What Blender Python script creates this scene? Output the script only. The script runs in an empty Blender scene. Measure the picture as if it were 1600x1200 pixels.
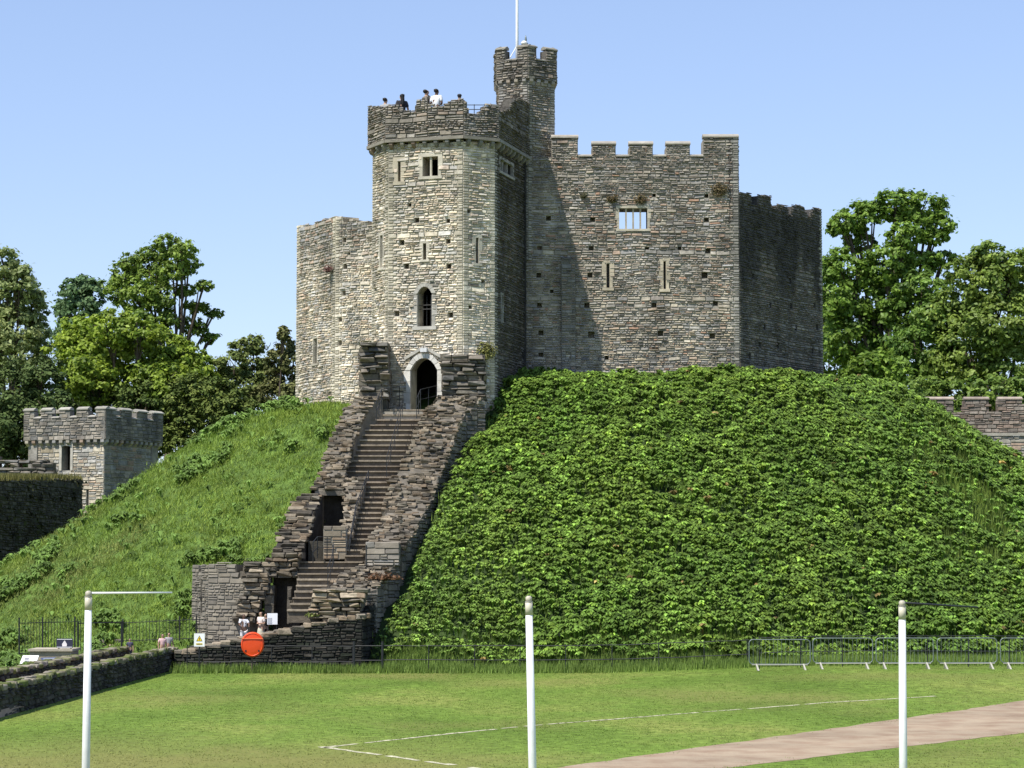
import bpy, bmesh, math, random
import numpy as np
from mathutils import Vector, Matrix

# ------------------------------------------------------------------ camera, sky, sun, exposure
SC = bpy.context.scene
COL = SC.collection
F = 3600.0                      # focal length in pixels of the 1600 px wide photograph
CAMZ = 4.5
PITCH = math.atan((881 - 600) / F)
cam_d = bpy.data.cameras.new('camera'); cam = bpy.data.objects.new('camera', cam_d); COL.objects.link(cam)
cam_d.sensor_width = 36.0; cam_d.lens = 36.0 * F / 1600.0
cam_d.clip_start = 0.5; cam_d.clip_end = 6000
cam.location = (0, 0, CAMZ); cam.rotation_euler = (math.pi / 2 + PITCH, 0, 0)
SC.camera = cam

SUN = Vector((0.47, 0.46, -1.0)).normalized()          # direction the light travels
SUN_EL = math.asin(-SUN.z); SUN_AZ = math.atan2(-SUN.x, -SUN.y)
world = bpy.data.worlds.new('World'); SC.world = world; world.use_nodes = True
nt = world.node_tree; nt.nodes.clear()
sky = nt.nodes.new('ShaderNodeTexSky'); sky.sky_type = 'NISHITA'; sky.sun_disc = False
sky.sun_elevation = SUN_EL; sky.sun_rotation = SUN_AZ
sky.air_density = 1.0; sky.dust_density = 0.0; sky.ozone_density = 2.5; sky.altitude = 20
bg = nt.nodes.new('ShaderNodeBackground'); bg.inputs['Strength'].default_value = 0.15
wo = nt.nodes.new('ShaderNodeOutputWorld')
gm = nt.nodes.new('ShaderNodeGamma'); gm.inputs[1].default_value = .65
tn_ = nt.nodes.new('ShaderNodeMix'); tn_.data_type = 'RGBA'; tn_.blend_type = 'MULTIPLY'; tn_.inputs[0].default_value = 1; tn_.inputs[7].default_value = (1.09, 1.15, 1.38, 1)
nt.links.new(sky.outputs[0], gm.inputs[0]); nt.links.new(gm.outputs[0], tn_.inputs[6]); nt.links.new(tn_.outputs[2], bg.inputs[0]); nt.links.new(bg.outputs[0], wo.inputs[0])
sd = bpy.data.lights.new('sun', 'SUN'); sd.energy = 4.0; sd.angle = math.radians(0.5); sd.color = (1.0, 0.95, 0.86)
sun = bpy.data.objects.new('sun', sd); COL.objects.link(sun)
sun.rotation_euler = SUN.to_track_quat('-Z', 'Y').to_euler(); sun.location = (-40, -40, 80)
SC.view_settings.view_transform = 'Standard'; SC.view_settings.look = 'None'
SC.view_settings.exposure = 0.65; SC.view_settings.gamma = 1.0; SC.view_settings.use_curve_mapping = False
SC.cycles.max_bounces = 6; SC.cycles.diffuse_bounces = 3; SC.cycles.transparent_max_bounces = 8
SC.cycles.use_denoising = True

R = random.Random(11)
NR = np.random.default_rng(5)

# ------------------------------------------------------------------ helpers
def ray(px, py):
    dx = (px - 800) / F; dz = (600 - py) / F
    y = math.cos(PITCH) - math.sin(PITCH) * dz; z = math.sin(PITCH) + math.cos(PITCH) * dz
    return dx / y, z / y
def P(px, py, Y):               # the point a photograph's pixel shows, at distance Y
    a, b = ray(px, py)
    return Vector((a * Y, Y, CAMZ + b * Y))
def X(px, Y, py=700): return P(px, py, Y).x
def Z(py, Y): return P(800, py, Y).z
def lerp(a, b, t): return a + (b - a) * t
def interp(tab, x):             # tab of (x, v...) ascending
    if x <= tab[0][0]: return tab[0][1:]
    for a, b in zip(tab, tab[1:]):
        if x <= b[0]:
            t = (x - a[0]) / (b[0] - a[0])
            return tuple(lerp(p, q, t) for p, q in zip(a[1:], b[1:]))
    return tab[-1][1:]
def sstep(a, b, x):
    t = min(1, max(0, (x - a) / (b - a))); return t * t * (3 - 2 * t)

def woff(parent):
    o = Vector((0, 0, 0))
    while parent is not None:
        o += Vector(parent.location); parent = parent.parent
    return o
def tag(o, label=None, cat=None, group=None, kind=None):
    if label: o['label'] = label
    if cat: o['category'] = cat
    if group: o['group'] = group
    if kind: o['kind'] = kind
    return o
def thing(name, label, cat, loc, group=None):
    o = bpy.data.objects.new(name, None); COL.objects.link(o)
    o.location = loc; o.empty_display_size = 0.3
    return tag(o, label, cat, group)

class MB:
    def __init__(s): s.v = []; s.f = []; s.c = []
    def add(s, vs, fs, col=(1, 1, 1)):
        b = len(s.v); s.v.extend([tuple(v) for v in vs]); s.f.extend([tuple(i + b for i in f) for f in fs])
        s.c.extend([col] * len(vs)); return s
    def box(s, x0, x1, y0, y1, z0, z1, col=(1, 1, 1)):
        return s.add([(x0, y0, z0), (x1, y0, z0), (x1, y1, z0), (x0, y1, z0), (x0, y0, z1), (x1, y0, z1), (x1, y1, z1), (x0, y1, z1)],
                     [(0, 3, 2, 1), (4, 5, 6, 7), (0, 1, 5, 4), (1, 2, 6, 5), (2, 3, 7, 6), (3, 0, 4, 7)], col)
    def obox(s, c, u, n, w, d, h, col=(1, 1, 1)):   # box centred on c: w along u, d along n, h along z
        u = Vector(u); n = Vector(n); k = Vector((0, 0, 1)); vs = []
        for dz in (-.5, .5):
            for a, b in ((-.5, -.5), (.5, -.5), (.5, .5), (-.5, .5)):
                vs.append(Vector(c) + u * (a * w) + n * (b * d) + k * (dz * h))
        return s.add(vs, [(0, 3, 2, 1), (4, 5, 6, 7), (0, 1, 5, 4), (1, 2, 6, 5), (2, 3, 7, 6), (3, 0, 4, 7)], col)
    def prism(s, pts, z0, z1, col=(1, 1, 1)):       # pts: polygon in plan
        n = len(pts); vs = [(p[0], p[1], z0) for p in pts] + [(p[0], p[1], z1) for p in pts]
        fs = [tuple(range(n - 1, -1, -1)), tuple(range(n, 2 * n))] + [(i, (i + 1) % n, n + (i + 1) % n, n + i) for i in range(n)]
        return s.add(vs, fs, col)
    def tube(s, pts, rad, n=8, col=(1, 1, 1), cap=True):
        pts = [Vector(p) for p in pts]
        if not isinstance(rad, (list, tuple)): rad = [rad] * len(pts)
        b = len(s.v); ref = None
        for i, p in enumerate(pts):
            d = (pts[min(i + 1, len(pts) - 1)] - pts[max(i - 1, 0)]).normalized()
            if ref is None: ref = Vector((0, 0, 1)) if abs(d.z) < .9 else Vector((1, 0, 0))
            a = d.cross(ref).normalized(); c = a.cross(d).normalized(); ref = c
            for k in range(n):
                t = 2 * math.pi * k / n
                s.v.append(tuple(p + (a * math.cos(t) + c * math.sin(t)) * rad[i])); s.c.append(col)
        for i in range(len(pts) - 1):
            for k in range(n):
                k2 = (k + 1) % n
                s.f.append((b + i * n + k, b + i * n + k2, b + (i + 1) * n + k2, b + (i + 1) * n + k))
        if cap:
            s.f.append(tuple(b + k for k in range(n - 1, -1, -1)))
            e = b + (len(pts) - 1) * n; s.f.append(tuple(e + k for k in range(n)))
        return s
    def lathe(s, c, prof, n=12, col=(1, 1, 1)):     # prof: (r, z) list, axis z through c
        b = len(s.v)
        for r, z in prof:
            for k in range(n):
                t = 2 * math.pi * k / n
                s.v.append((c[0] + r * math.cos(t), c[1] + r * math.sin(t), c[2] + z)); s.c.append(col)
        for i in range(len(prof) - 1):
            for k in range(n):
                k2 = (k + 1) % n
                s.f.append((b + i * n + k, b + i * n + k2, b + (i + 1) * n + k2, b + (i + 1) * n + k))
        e = b + (len(prof) - 1) * n
        s.f.append(tuple(b + k for k in range(n - 1, -1, -1))); s.f.append(tuple(e + k for k in range(n)))
        return s
    def rock(s, c, sx, sy, sz, col=(1, 1, 1), ch=.18, jit=.08, yaw=0, tilt=0):   # chamfered irregular block, 44 triangles
        m = min(sx, sy, sz); cc = ch * m; h = (sx / 2, sy / 2, sz / 2); vs = []; idx = {}
        rot = Matrix.Rotation(yaw, 3, 'Z') @ Matrix.Rotation(tilt, 3, 'X')
        for i in (-1, 1):
            for j in (-1, 1):
                for k in (-1, 1):
                    jx = Vector((R.uniform(-1, 1) * jit * sx, R.uniform(-1, 1) * jit * sy, R.uniform(-1, 1) * jit * sz))
                    for ax in range(3):
                        p = Vector((i * (h[0] - cc), j * (h[1] - cc), k * (h[2] - cc)))
                        p[ax] = (i, j, k)[ax] * h[ax]
                        idx[(i, j, k, ax)] = len(vs); vs.append(rot @ (p + jx) + Vector(c))
        g = lambda i, j, k, a: idx[(i, j, k, a)]
        fs = []
        for t in (-1, 1):
            q = [g(t, -1, -1, 0), g(t, 1, -1, 0), g(t, 1, 1, 0), g(t, -1, 1, 0)]; fs.append(q if t > 0 else q[::-1])
            q = [g(-1, t, -1, 1), g(-1, t, 1, 1), g(1, t, 1, 1), g(1, t, -1, 1)]; fs.append(q if t > 0 else q[::-1])
            q = [g(-1, -1, t, 2), g(1, -1, t, 2), g(1, 1, t, 2), g(-1, 1, t, 2)]; fs.append(q if t > 0 else q[::-1])
        for a in (-1, 1):
            for b in (-1, 1):
                q = [g(a, b, -1, 0), g(a, b, -1, 1), g(a, b, 1, 1), g(a, b, 1, 0)]; fs.append(q if a * b > 0 else q[::-1])
                q = [g(a, -1, b, 0), g(a, 1, b, 0), g(a, 1, b, 2), g(a, -1, b, 2)]; fs.append(q if a * b > 0 else q[::-1])
                q = [g(-1, a, b, 1), g(-1, a, b, 2), g(1, a, b, 2), g(1, a, b, 1)]; fs.append(q if a * b > 0 else q[::-1])
        for i in (-1, 1):
            for j in (-1, 1):
                for k in (-1, 1):
                    q = [g(i, j, k, 0), g(i, j, k, 1), g(i, j, k, 2)]; fs.append(q if i * j * k > 0 else q[::-1])
        return s.add(vs, fs, col)
    def chunk(s, c, sx, sy, sz, col=(1, 1, 1), jit=.12, yaw=0):   # plain irregular block, 12 triangles
        rot = Matrix.Rotation(yaw, 3, 'Z'); vs = []
        for k in (-1, 1):
            for i, j in ((-1, -1), (1, -1), (1, 1), (-1, 1)):
                vs.append(rot @ Vector((sx * (i * .5 + R.uniform(-jit, jit)), sy * (j * .5 + R.uniform(-jit, jit)), sz * (k * .5 + R.uniform(-jit, jit)))) + Vector(c))
        return s.add(vs, [(0, 3, 2, 1), (4, 5, 6, 7), (0, 1, 5, 4), (1, 2, 6, 5), (2, 3, 7, 6), (3, 0, 4, 7)], col)
    def build(s, name, mat, parent=None, label=None, cat=None, group=None, kind=None, smooth=False, at=None):
        me = bpy.data.meshes.new(name)
        off = woff(parent)
        loc = Vector((0, 0, 0))
        if at is not None: loc = Vector(at) - off
        elif parent is None and s.v and kind is None:
            xs = np.array(s.v); loc = Vector((xs[:, 0].mean(), xs[:, 1].mean(), xs[:, 2].min()))
        tot = off + loc
        me.from_pydata([(v[0] - tot.x, v[1] - tot.y, v[2] - tot.z) for v in s.v], [], s.f)
        a = me.color_attributes.new('col', 'FLOAT_COLOR', 'POINT')
        arr = np.ones((len(s.v), 4), dtype=np.float32)
        if s.c: arr[:, :3] = np.array(s.c, dtype=np.float32)
        a.data.foreach_set('color', arr.ravel())
        if smooth: me.polygons.foreach_set('use_smooth', [True] * len(me.polygons))
        me.materials.append(mat); me.update()
        o = bpy.data.objects.new(name, me); COL.objects.link(o)
        o.location = loc
        if parent is not None: o.parent = parent
        return tag(o, label, cat, group, kind)

def np_obj(name, V, T, C, mat, parent=None, **kw):      # V (n,3) world, T (m,3) triangles, C (n,3)
    off = woff(parent)
    me = bpy.data.meshes.new(name)
    V = np.asarray(V, dtype=np.float32) - np.array(off, dtype=np.float32)
    me.vertices.add(len(V)); me.vertices.foreach_set('co', V.ravel())
    T = np.asarray(T, dtype=np.int32)
    me.loops.add(T.size); me.loops.foreach_set('vertex_index', T.ravel())
    me.polygons.add(len(T)); me.polygons.foreach_set('loop_start', np.arange(0, T.size, 3, dtype=np.int32))
    me.polygons.foreach_set('loop_total', np.full(len(T), 3, dtype=np.int32))
    me.update(calc_edges=True)
    a = me.color_attributes.new('col', 'FLOAT_COLOR', 'POINT')
    arr = np.ones((len(V), 4), dtype=np.float32); arr[:, :3] = C
    a.data.foreach_set('color', arr.ravel())
    me.materials.append(mat)
    o = bpy.data.objects.new(name, me); COL.objects.link(o)
    if parent is not None: o.parent = parent
    return tag(o, **kw)

# ------------------------------------------------------------------ materials
def mat(name, col=(.5, .5, .5), rough=.8, attr=True, nscale=6, namt=.35, bump=0, bscale=20, metal=0, spec=.3, transl=0, hue=None, nscale2=None, ncol=None, streak=0):
    m = bpy.data.materials.new(name); m.use_nodes = True; n = m.node_tree; n.nodes.clear(); L = n.links
    out = n.nodes.new('ShaderNodeOutputMaterial'); b = n.nodes.new('ShaderNodeBsdfPrincipled')
    b.inputs['Roughness'].default_value = rough; b.inputs['Metallic'].default_value = metal
    b.inputs['Specular IOR Level'].default_value = spec
    tc = n.nodes.new('ShaderNodeTexCoord'); geo = n.nodes.new('ShaderNodeNewGeometry')
    no = n.nodes.new('ShaderNodeTexNoise'); no.inputs['Scale'].default_value = nscale; no.inputs['Detail'].default_value = 5
    L.new(geo.outputs['Position'], no.inputs['Vector'])
    mr = n.nodes.new('ShaderNodeMapRange'); mr.inputs[1].default_value = .25; mr.inputs[2].default_value = .75
    mr.inputs[3].default_value = 1 - namt; mr.inputs[4].default_value = 1 + namt
    L.new(no.outputs['Fac'], mr.inputs[0])
    rgb = n.nodes.new('ShaderNodeRGB'); rgb.outputs[0].default_value = (*col, 1); src = rgb.outputs[0]
    if attr:
        at = n.nodes.new('ShaderNodeAttribute'); at.attribute_name = 'col'
        mx = n.nodes.new('ShaderNodeMix'); mx.data_type = 'RGBA'; mx.blend_type = 'MULTIPLY'; mx.inputs[0].default_value = 1
        L.new(rgb.outputs[0], mx.inputs[6]); L.new(at.outputs['Color'], mx.inputs[7]); src = mx.outputs[2]
    if ncol is not None:
        n2 = n.nodes.new('ShaderNodeTexNoise'); n2.inputs['Scale'].default_value = nscale2; n2.inputs['Detail'].default_value = 4
        L.new(geo.outputs['Position'], n2.inputs['Vector'])
        cr = n.nodes.new('ShaderNodeMapRange'); cr.inputs[1].default_value = .42; cr.inputs[2].default_value = .68
        L.new(n2.outputs['Fac'], cr.inputs[0])
        mc = n.nodes.new('ShaderNodeMix'); mc.data_type = 'RGBA'; mc.inputs[7].default_value = (*ncol, 1)
        L.new(cr.outputs[0], mc.inputs[0]); L.new(src, mc.inputs[6]); src = mc.outputs[2]
    if streak:
        mp = n.nodes.new('ShaderNodeMapping'); mp.inputs['Scale'].default_value = (.9, .9, .28); L.new(geo.outputs['Position'], mp.inputs['Vector'])
        n3 = n.nodes.new('ShaderNodeTexNoise'); n3.inputs['Scale'].default_value = .8; n3.inputs['Detail'].default_value = 6; n3.inputs['Roughness'].default_value = .62; L.new(mp.outputs[0], n3.inputs['Vector'])
        m3 = n.nodes.new('ShaderNodeMapRange'); m3.inputs[1].default_value = .36; m3.inputs[2].default_value = .64; m3.inputs[3].default_value = 1 - streak; m3.inputs[4].default_value = 1 + streak * .55; L.new(n3.outputs['Fac'], m3.inputs[0])
        v3 = n.nodes.new('ShaderNodeVectorMath'); v3.operation = 'SCALE'; L.new(src, v3.inputs[0]); L.new(m3.outputs[0], v3.inputs[3]); src = v3.outputs[0]
    vm = n.nodes.new('ShaderNodeVectorMath'); vm.operation = 'SCALE'
    L.new(src, vm.inputs[0]); L.new(mr.outputs[0], vm.inputs[3]); L.new(vm.outputs[0], b.inputs['Base Color'])
    if bump:
        nb = n.nodes.new('ShaderNodeTexNoise'); nb.inputs['Scale'].default_value = bscale; nb.inputs['Detail'].default_value = 6
        L.new(geo.outputs['Position'], nb.inputs['Vector'])
        bp = n.nodes.new('ShaderNodeBump'); bp.inputs['Strength'].default_value = 1; bp.inputs['Distance'].default_value = bump
        L.new(nb.outputs['Fac'], bp.inputs['Height']); L.new(bp.outputs[0], b.inputs['Normal'])
    if transl:
        tr = n.nodes.new('ShaderNodeBsdfTranslucent'); L.new(vm.outputs[0], tr.inputs['Color'])
        ms = n.nodes.new('ShaderNodeMixShader'); ms.inputs[0].default_value = transl
        L.new(b.outputs[0], ms.inputs[1]); L.new(tr.outputs[0], ms.inputs[2]); L.new(ms.outputs[0], out.inputs[0])
    else: L.new(b.outputs[0], out.inputs[0])
    return m
M = {}
M['stone'] = mat('rubble_stone', (1, 1, 1), .92, nscale=4.0, namt=.3, streak=.34, bump=.03, bscale=9, spec=.15)
M['dressed'] = mat('dressed_stone', (1, 1, 1), .9, nscale=2.5, namt=.22, bump=.012, bscale=14, spec=.15)
M['mortar'] = mat('lime_mortar', (1, 1, 1), .95, nscale=2.2, namt=.35, streak=.3, bump=.04, bscale=7, spec=.1)
M['dark'] = mat('dark_interior', (.02, .02, .02), .95, attr=False, namt=.1, spec=.05)
M['black_metal'] = mat('black_painted_metal', (.02, .021, .023), .5, attr=False, namt=.2, spec=.4)
M['galv'] = mat('galvanised_steel', (.2, .23, .22), .5, attr=False, namt=.15, metal=.5, spec=.4)
M['white'] = mat('white_paint', (.76, .76, .75), .45, attr=True, nscale=5, namt=.1, spec=.35, streak=.1)
M['tread'] = mat('worn_step', (1, 1, 1), .85, nscale=4, namt=.3, bump=.02, bscale=12)
M['leaf'] = mat('tree_leaf', (1, 1, 1), .5, nscale=.5, namt=.25, transl=.4, spec=.3)
M['needle'] = mat('needle_leaf', (1, 1, 1), .7, nscale=.6, namt=.25, transl=.12, spec=.15)
M['fern'] = mat('ground_cover_leaf', (1, 1, 1), .6, nscale=.45, namt=.3, transl=.25, spec=.2)
M['blade'] = mat('grass_blade', (1, 1, 1), .6, nscale=.5, namt=.25, transl=.3, spec=.2)
M['bark'] = mat('tree_bark', (.09, .07, .05), .9, attr=False, nscale=3, namt=.35, bump=.03, bscale=10)
M['soil'] = mat('motte_turf', (1, 1, 1), .95, attr=True, nscale=1.2, namt=.5, bump=.1, bscale=3)
M['cloth'] = mat('cloth', (1, 1, 1), .85, nscale=9, namt=.1)
M['skin'] = mat('skin', (1, 1, 1), .6, nscale=9, namt=.06)
M['hair'] = mat('hair', (1, 1, 1), .6, nscale=20, namt=.2)
M['orange'] = mat('orange_plastic', (.72, .07, .012), .38, attr=True, nscale=3, namt=.08, spec=.4)
M['sign'] = mat('sign_face', (1, 1, 1), .45, nscale=4, namt=.05, spec=.4)

def lawn_mat():
    m = bpy.data.materials.new('mown_lawn'); m.use_nodes = True; n = m.node_tree; L = n.links
    b = n.nodes['Principled BSDF']; b.inputs['Roughness'].default_value = .9; b.inputs['Specular IOR Level'].default_value = .1
    g = n.nodes.new('ShaderNodeNewGeometry')
    def noise(sc, det, sx=1, sy=1):
        mp = n.nodes.new('ShaderNodeMapping'); mp.inputs['Scale'].default_value = (sx, sy, 1)
        L.new(g.outputs['Position'], mp.inputs['Vector'])
        t = n.nodes.new('ShaderNodeTexNoise'); t.inputs['Scale'].default_value = sc; t.inputs['Detail'].default_value = det
        L.new(mp.outputs[0], t.inputs['Vector']); return t.outputs['Fac']
    def ramp(fac, pts):
        r = n.nodes.new('ShaderNodeValToRGB'); L.new(fac, r.inputs[0])
        e = r.color_ramp.elements
        e[0].position, e[0].color = pts[0][0], (*pts[0][1], 1); e[1].position, e[1].color = pts[-1][0], (*pts[-1][1], 1)
        for p, c in pts[1:-1]:
            x = e.new(p); x.color = (*c, 1)
        return r.outputs[0]
    base = ramp(noise(.16, 5, 1, .55), [(.33, (.105, .165, .026)), (.5, (.15, .225, .038)), (.66, (.22, .255, .06))])
    fine = n.nodes.new('ShaderNodeMapRange'); L.new(noise(3.2, 6), fine.inputs[0])
    fine.inputs[1].default_value = .3; fine.inputs[2].default_value = .7; fine.inputs[3].default_value = .6; fine.inputs[4].default_value = 1.35
    v = n.nodes.new('ShaderNodeVectorMath'); v.operation = 'SCALE'; L.new(base, v.inputs[0]); L.new(fine.outputs[0], v.inputs[3])
    # dry, worn turf: bottom left of the lawn and along the path
    dry = n.nodes.new('ShaderNodeMapRange'); L.new(noise(.09, 4, 1.2, .8), dry.inputs[0])
    dry.inputs[1].default_value = .5; dry.inputs[2].default_value = .68; dry.inputs[4].default_value = .8
    at = n.nodes.new('ShaderNodeAttribute'); at.attribute_name = 'col'
    ma = n.nodes.new('ShaderNodeMath'); ma.operation = 'ADD'; ma.use_clamp = True
    L.new(dry.outputs[0], ma.inputs[0]); L.new(at.outputs['Fac'], ma.inputs[1])
    mx = n.nodes.new('ShaderNodeMix'); mx.data_type = 'RGBA'; L.new(ma.outputs[0], mx.inputs[0])
    L.new(v.outputs[0], mx.inputs[6]); mx.inputs[7].default_value = (.2, .2, .06, 1)
    L.new(mx.outputs[2], b.inputs['Base Color'])
    bp = n.nodes.new('ShaderNodeBump'); bp.inputs['Distance'].default_value = .08; L.new(noise(9, 5), bp.inputs['Height'])
    L.new(bp.outputs[0], b.inputs['Normal'])
    return m
M['lawn'] = lawn_mat()
M['path'] = mat('gravel_path', (.345, .27, .19), .95, attr=False, nscale=.35, namt=.2, bump=.03, bscale=9, spec=.1, nscale2=1.1, ncol=(.27, .19, .13))
M['line'] = mat('faded_lime_line', (.52, .49, .34), .9, attr=False, nscale=3, namt=.3, spec=.1)

# ------------------------------------------------------------------ ground and motte
MCX, MCY, MK = 4.5, 134.0, 1.135
def G(x, y): return .32 * sstep(2, 14, x) * sstep(72, 92, y)
def motte(x, y):
    r = math.hypot((x - MCX) * (1.05 if x > MCX else 1.045), (y - MCY) * MK)
    top = 13.7 + .5 * sstep(-8, 14, x)
    z = (41.5 - r) * .625
    k = 1.1
    z = -math.log(math.exp(-k * min(z, 40)) + math.exp(-k * top)) / k
    z -= 3.0 * (1 - sstep(2.5, 3.1, abs(x + 8.45 - (y - 104) * .383))) * (1 - sstep(112.5, 114, y))
    z -= 1.7 * (1 - sstep(2.6, 5.5, abs(x + 11.2))) * (1 - sstep(103.5, 108, y))
    z += .22 * math.sin(x * .5 + 1.3) * math.sin(y * .43) + .12 * math.sin(x * 1.3) * math.cos(y * 1.1 + x * .4)
    return z
def motte_np(x, y):
    r = np.hypot((x - MCX) * np.where(x > MCX, 1.05, 1.045), (y - MCY) * MK)
    t = np.clip((x + 8) / 22, 0, 1); top = 13.7 + .5 * t * t * (3 - 2 * t)
    z = (41.5 - r) * .625
    k = 1.1
    z = -np.log(np.exp(-k * np.minimum(z, 40)) + np.exp(-k * top)) / k
    def ss(a, b, q):
        q = np.clip((q - a) / (b - a), 0, 1); return q * q * (3 - 2 * q)
    z -= 3.0 * (1 - ss(2.5, 3.1, np.abs(x + 8.45 - (y - 104) * .383))) * (1 - ss(112.5, 114, y))
    z -= 1.7 * (1 - ss(2.6, 5.5, np.abs(x + 11.2))) * (1 - ss(103.5, 108, y))
    z += .22 * np.sin(x * .5 + 1.3) * np.sin(y * .43) + .12 * np.sin(x * 1.3) * np.cos(y * 1.1 + x * .4)
    return z

def lawn():
    xs = sorted(set([-3000, -1200, -500, -200, -100, -60] + [i * 1.0 for i in range(-40, 41)] + [60, 100, 200, 500, 1200, 3000]))
    ys = sorted(set([-300, -100, -30, 0, 15] + [20 + i * 1.0 for i in range(0, 91)] + [120, 140, 180, 260, 500, 1200, 4500]))
    V = []; C = []; Fc = []
    for y in ys:
        for x in xs:
            V.append((x, y, G(x, y)))
            d = 0
            if 20 < y < 100 and abs(x) < 41:
                d = .75 * (1 - sstep(50, 63, y + .15 * x + 1.5 * math.sin(x * .8) + math.sin(x * 2.1 + y))) * (1 - sstep(-4, 1.5, x))       # dry corner
                px_ = (x - 0.9) * .857 - (y - 48) * .515                                     # distance from the path's left edge
                d = max(d, .5 * math.exp(-((px_ - 5) / 1.3) ** 2), .5 * sstep(84, 87, y) * (1 - sstep(88.5, 90, y)) * sstep(8, 12, x))
            C.append((d, d, d))
    nx = len(xs)
    for j in range(len(ys) - 1):
        for i in range(nx - 1):
            Fc.append((j * nx + i, j * nx + i + 1, (j + 1) * nx + i + 1, (j + 1) * nx + i))
    m = MB(); m.v = V; m.f = Fc; m.c = C
    return m.build('lawn', M['lawn'], kind='structure', label='mown green lawn in front of the castle mound', smooth=True)
lawn()

def strip(name, left, right, mt, dz, label, wob=.1, n=60, parent=None):     # sheet between two lines on the ground
    m = MB()
    for i in range(n + 1):
        t = i / n
        a = interp(left, t); b = interp(right, t)
        k = 6
        for j in range(k + 1):
            s = j / k
            x = lerp(a[0], b[0], s); y = lerp(a[1], b[1], s)
            if j in (0, k): x += R.uniform(-wob, wob)
            m.v.append((x, y, G(x, y) + dz)); m.c.append((1, 1, 1))
        if i:
            for j in range(k):
                p = (i - 1) * (k + 1) + j; m.f.append((p, p + 1, p + k + 2, p + k + 1))
    return m.build(name, mt, kind='structure', label=label)
def gp(px, py):
    a, b = ray(px, py); Y = -CAMZ / b
    for _ in range(6): Y = (G(a * Y, Y) - CAMZ) / b
    return (a * Y, Y)
pl0, pl1 = gp(870, 1200), gp(1600, 1094); pr0, pr1 = gp(1135, 1200), gp(1600, 1145)
d0 = (Vector(pl1) - Vector(pl0)).normalized(); d1 = (Vector(pr1) - Vector(pr0)).normalized()
strip('gravel_path', [(0, *(Vector(pl0) - d0 * 22)), (.45, *pl0), (1, *(Vector(pl1) + d0 * 14))],
      [(0, *(Vector(pr0) - d1 * 24)), (.45, *pr0), (1, *(Vector(pr1) + d1 * 26))], M['path'], .006, 'pinkish gravel path crossing the lawn at the right', n=90)
def line(name, pts, w, label):
    pts = [gp(*p) for p in pts]; m = MB(); n = 0
    for a, b in zip(pts, pts[1:]):
        a = Vector(a); b = Vector(b); L_ = (b - a).length; k = max(2, int(L_ / .35)); d = (b - a).normalized(); q = Vector((-d.y, d.x))
        for i in range(k):
            if R.random() < .12: continue
            p0 = a.lerp(b, i / k); p1 = a.lerp(b, (i + 1) / k + .01); ww = w * R.uniform(.6, 1.25); sh = R.uniform(-.03, .03)
            vs = [p0 + q * (ww / 2 + sh), p0 - q * (ww / 2 - sh), p1 - q * (ww / 2 - sh), p1 + q * (ww / 2 + sh)]
            m.add([(v.x, v.y, G(v.x, v.y) + .008) for v in vs], [(0, 1, 2, 3)])
    return m.build(name, M['line'], kind='structure', label=label)
line('pitch_line', [(500, 1169), (700, 1147), (830, 1134), (1110, 1112), (1290, 1098), (1460, 1088)], .16, 'faded pale marking line running across the lawn')
line('pitch_line', [(500, 1167), (580, 1178), (680, 1192), (760, 1203), (900, 1225)], .2, 'short faded pale line meeting the long one at a corner')

def motte_mesh():
    m = MB(); na, nr = 150, 60
    m.v.append((MCX, MCY, motte(MCX, MCY))); m.c.append((.08, .12, .03))
    for j in range(1, nr + 1):
        r = 43.5 * j / nr
        for i in range(na):
            a = 2 * math.pi * i / na
            x = MCX + r * math.cos(a); y = MCY + r * math.sin(a) / MK
            m.v.append((x, y, max(motte(x, y), -.5))); m.c.append((.085, .14, .026) if x < -8.5 + (y - 104) * .383 else (.035, .06, .015))
    for i in range(na):
        m.f.append((0, 1 + i, 1 + (i + 1) % na))
        for j in range(nr - 1):
            a = 1 + j * na + i; b = 1 + j * na + (i + 1) % na
            m.f.append((a, a + na, b + na, b))
    return m.build('castle_mound', M['soil'], kind='structure', label='steep green castle mound carrying the keep', smooth=True)
motte_mesh()

# ------------------------------------------------------------------ masonry
PAL_CREAM = [(.50, .44, .335), (.46, .41, .32), (.40, .385, .35), (.53, .48, .385), (.45, .385, .275), (.35, .34, .315), (.48, .43, .34), (.43, .335, .25), (.32, .305, .275)]
PAL_GREY = [(.32, .295, .25), (.27, .26, .24), (.36, .325, .265), (.31, .265, .215), (.235, .225, .21), (.34, .315, .275), (.29, .285, .28), (.33, .25, .195)]
PAL_DARK = [(.205, .185, .15), (.17, .16, .14), (.235, .205, .165), (.19, .17, .145), (.145, .14, .13), (.24, .215, .18)]
PAL_RUIN = [(.215, .172, .122), (.165, .14, .105), (.245, .20, .145), (.195, .148, .102), (.12, .105, .085), (.29, .24, .175), (.2, .175, .135), (.105, .09, .07)]
PAL_BROWN = [(.18, .15, .125), (.21, .17, .14), (.155, .135, .115), (.22, .19, .16), (.19, .145, .115)]
PAL_CREAM = [(r * 1.06, g_ * 1.05, b * 1.04) for r, g_, b in PAL_CREAM]
PAL_GREY = [(r * 1.0, g_ * .985, b * .96) for r, g_, b in PAL_GREY]
def pick(pal, k=1.0):
    c = R.choice(pal); s = R.uniform(.78, 1.18) * k
    return tuple(v * s for v in c)
def mixc(a, b, t): return tuple(lerp(p, q, t) for p, q in zip(a, b))

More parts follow.
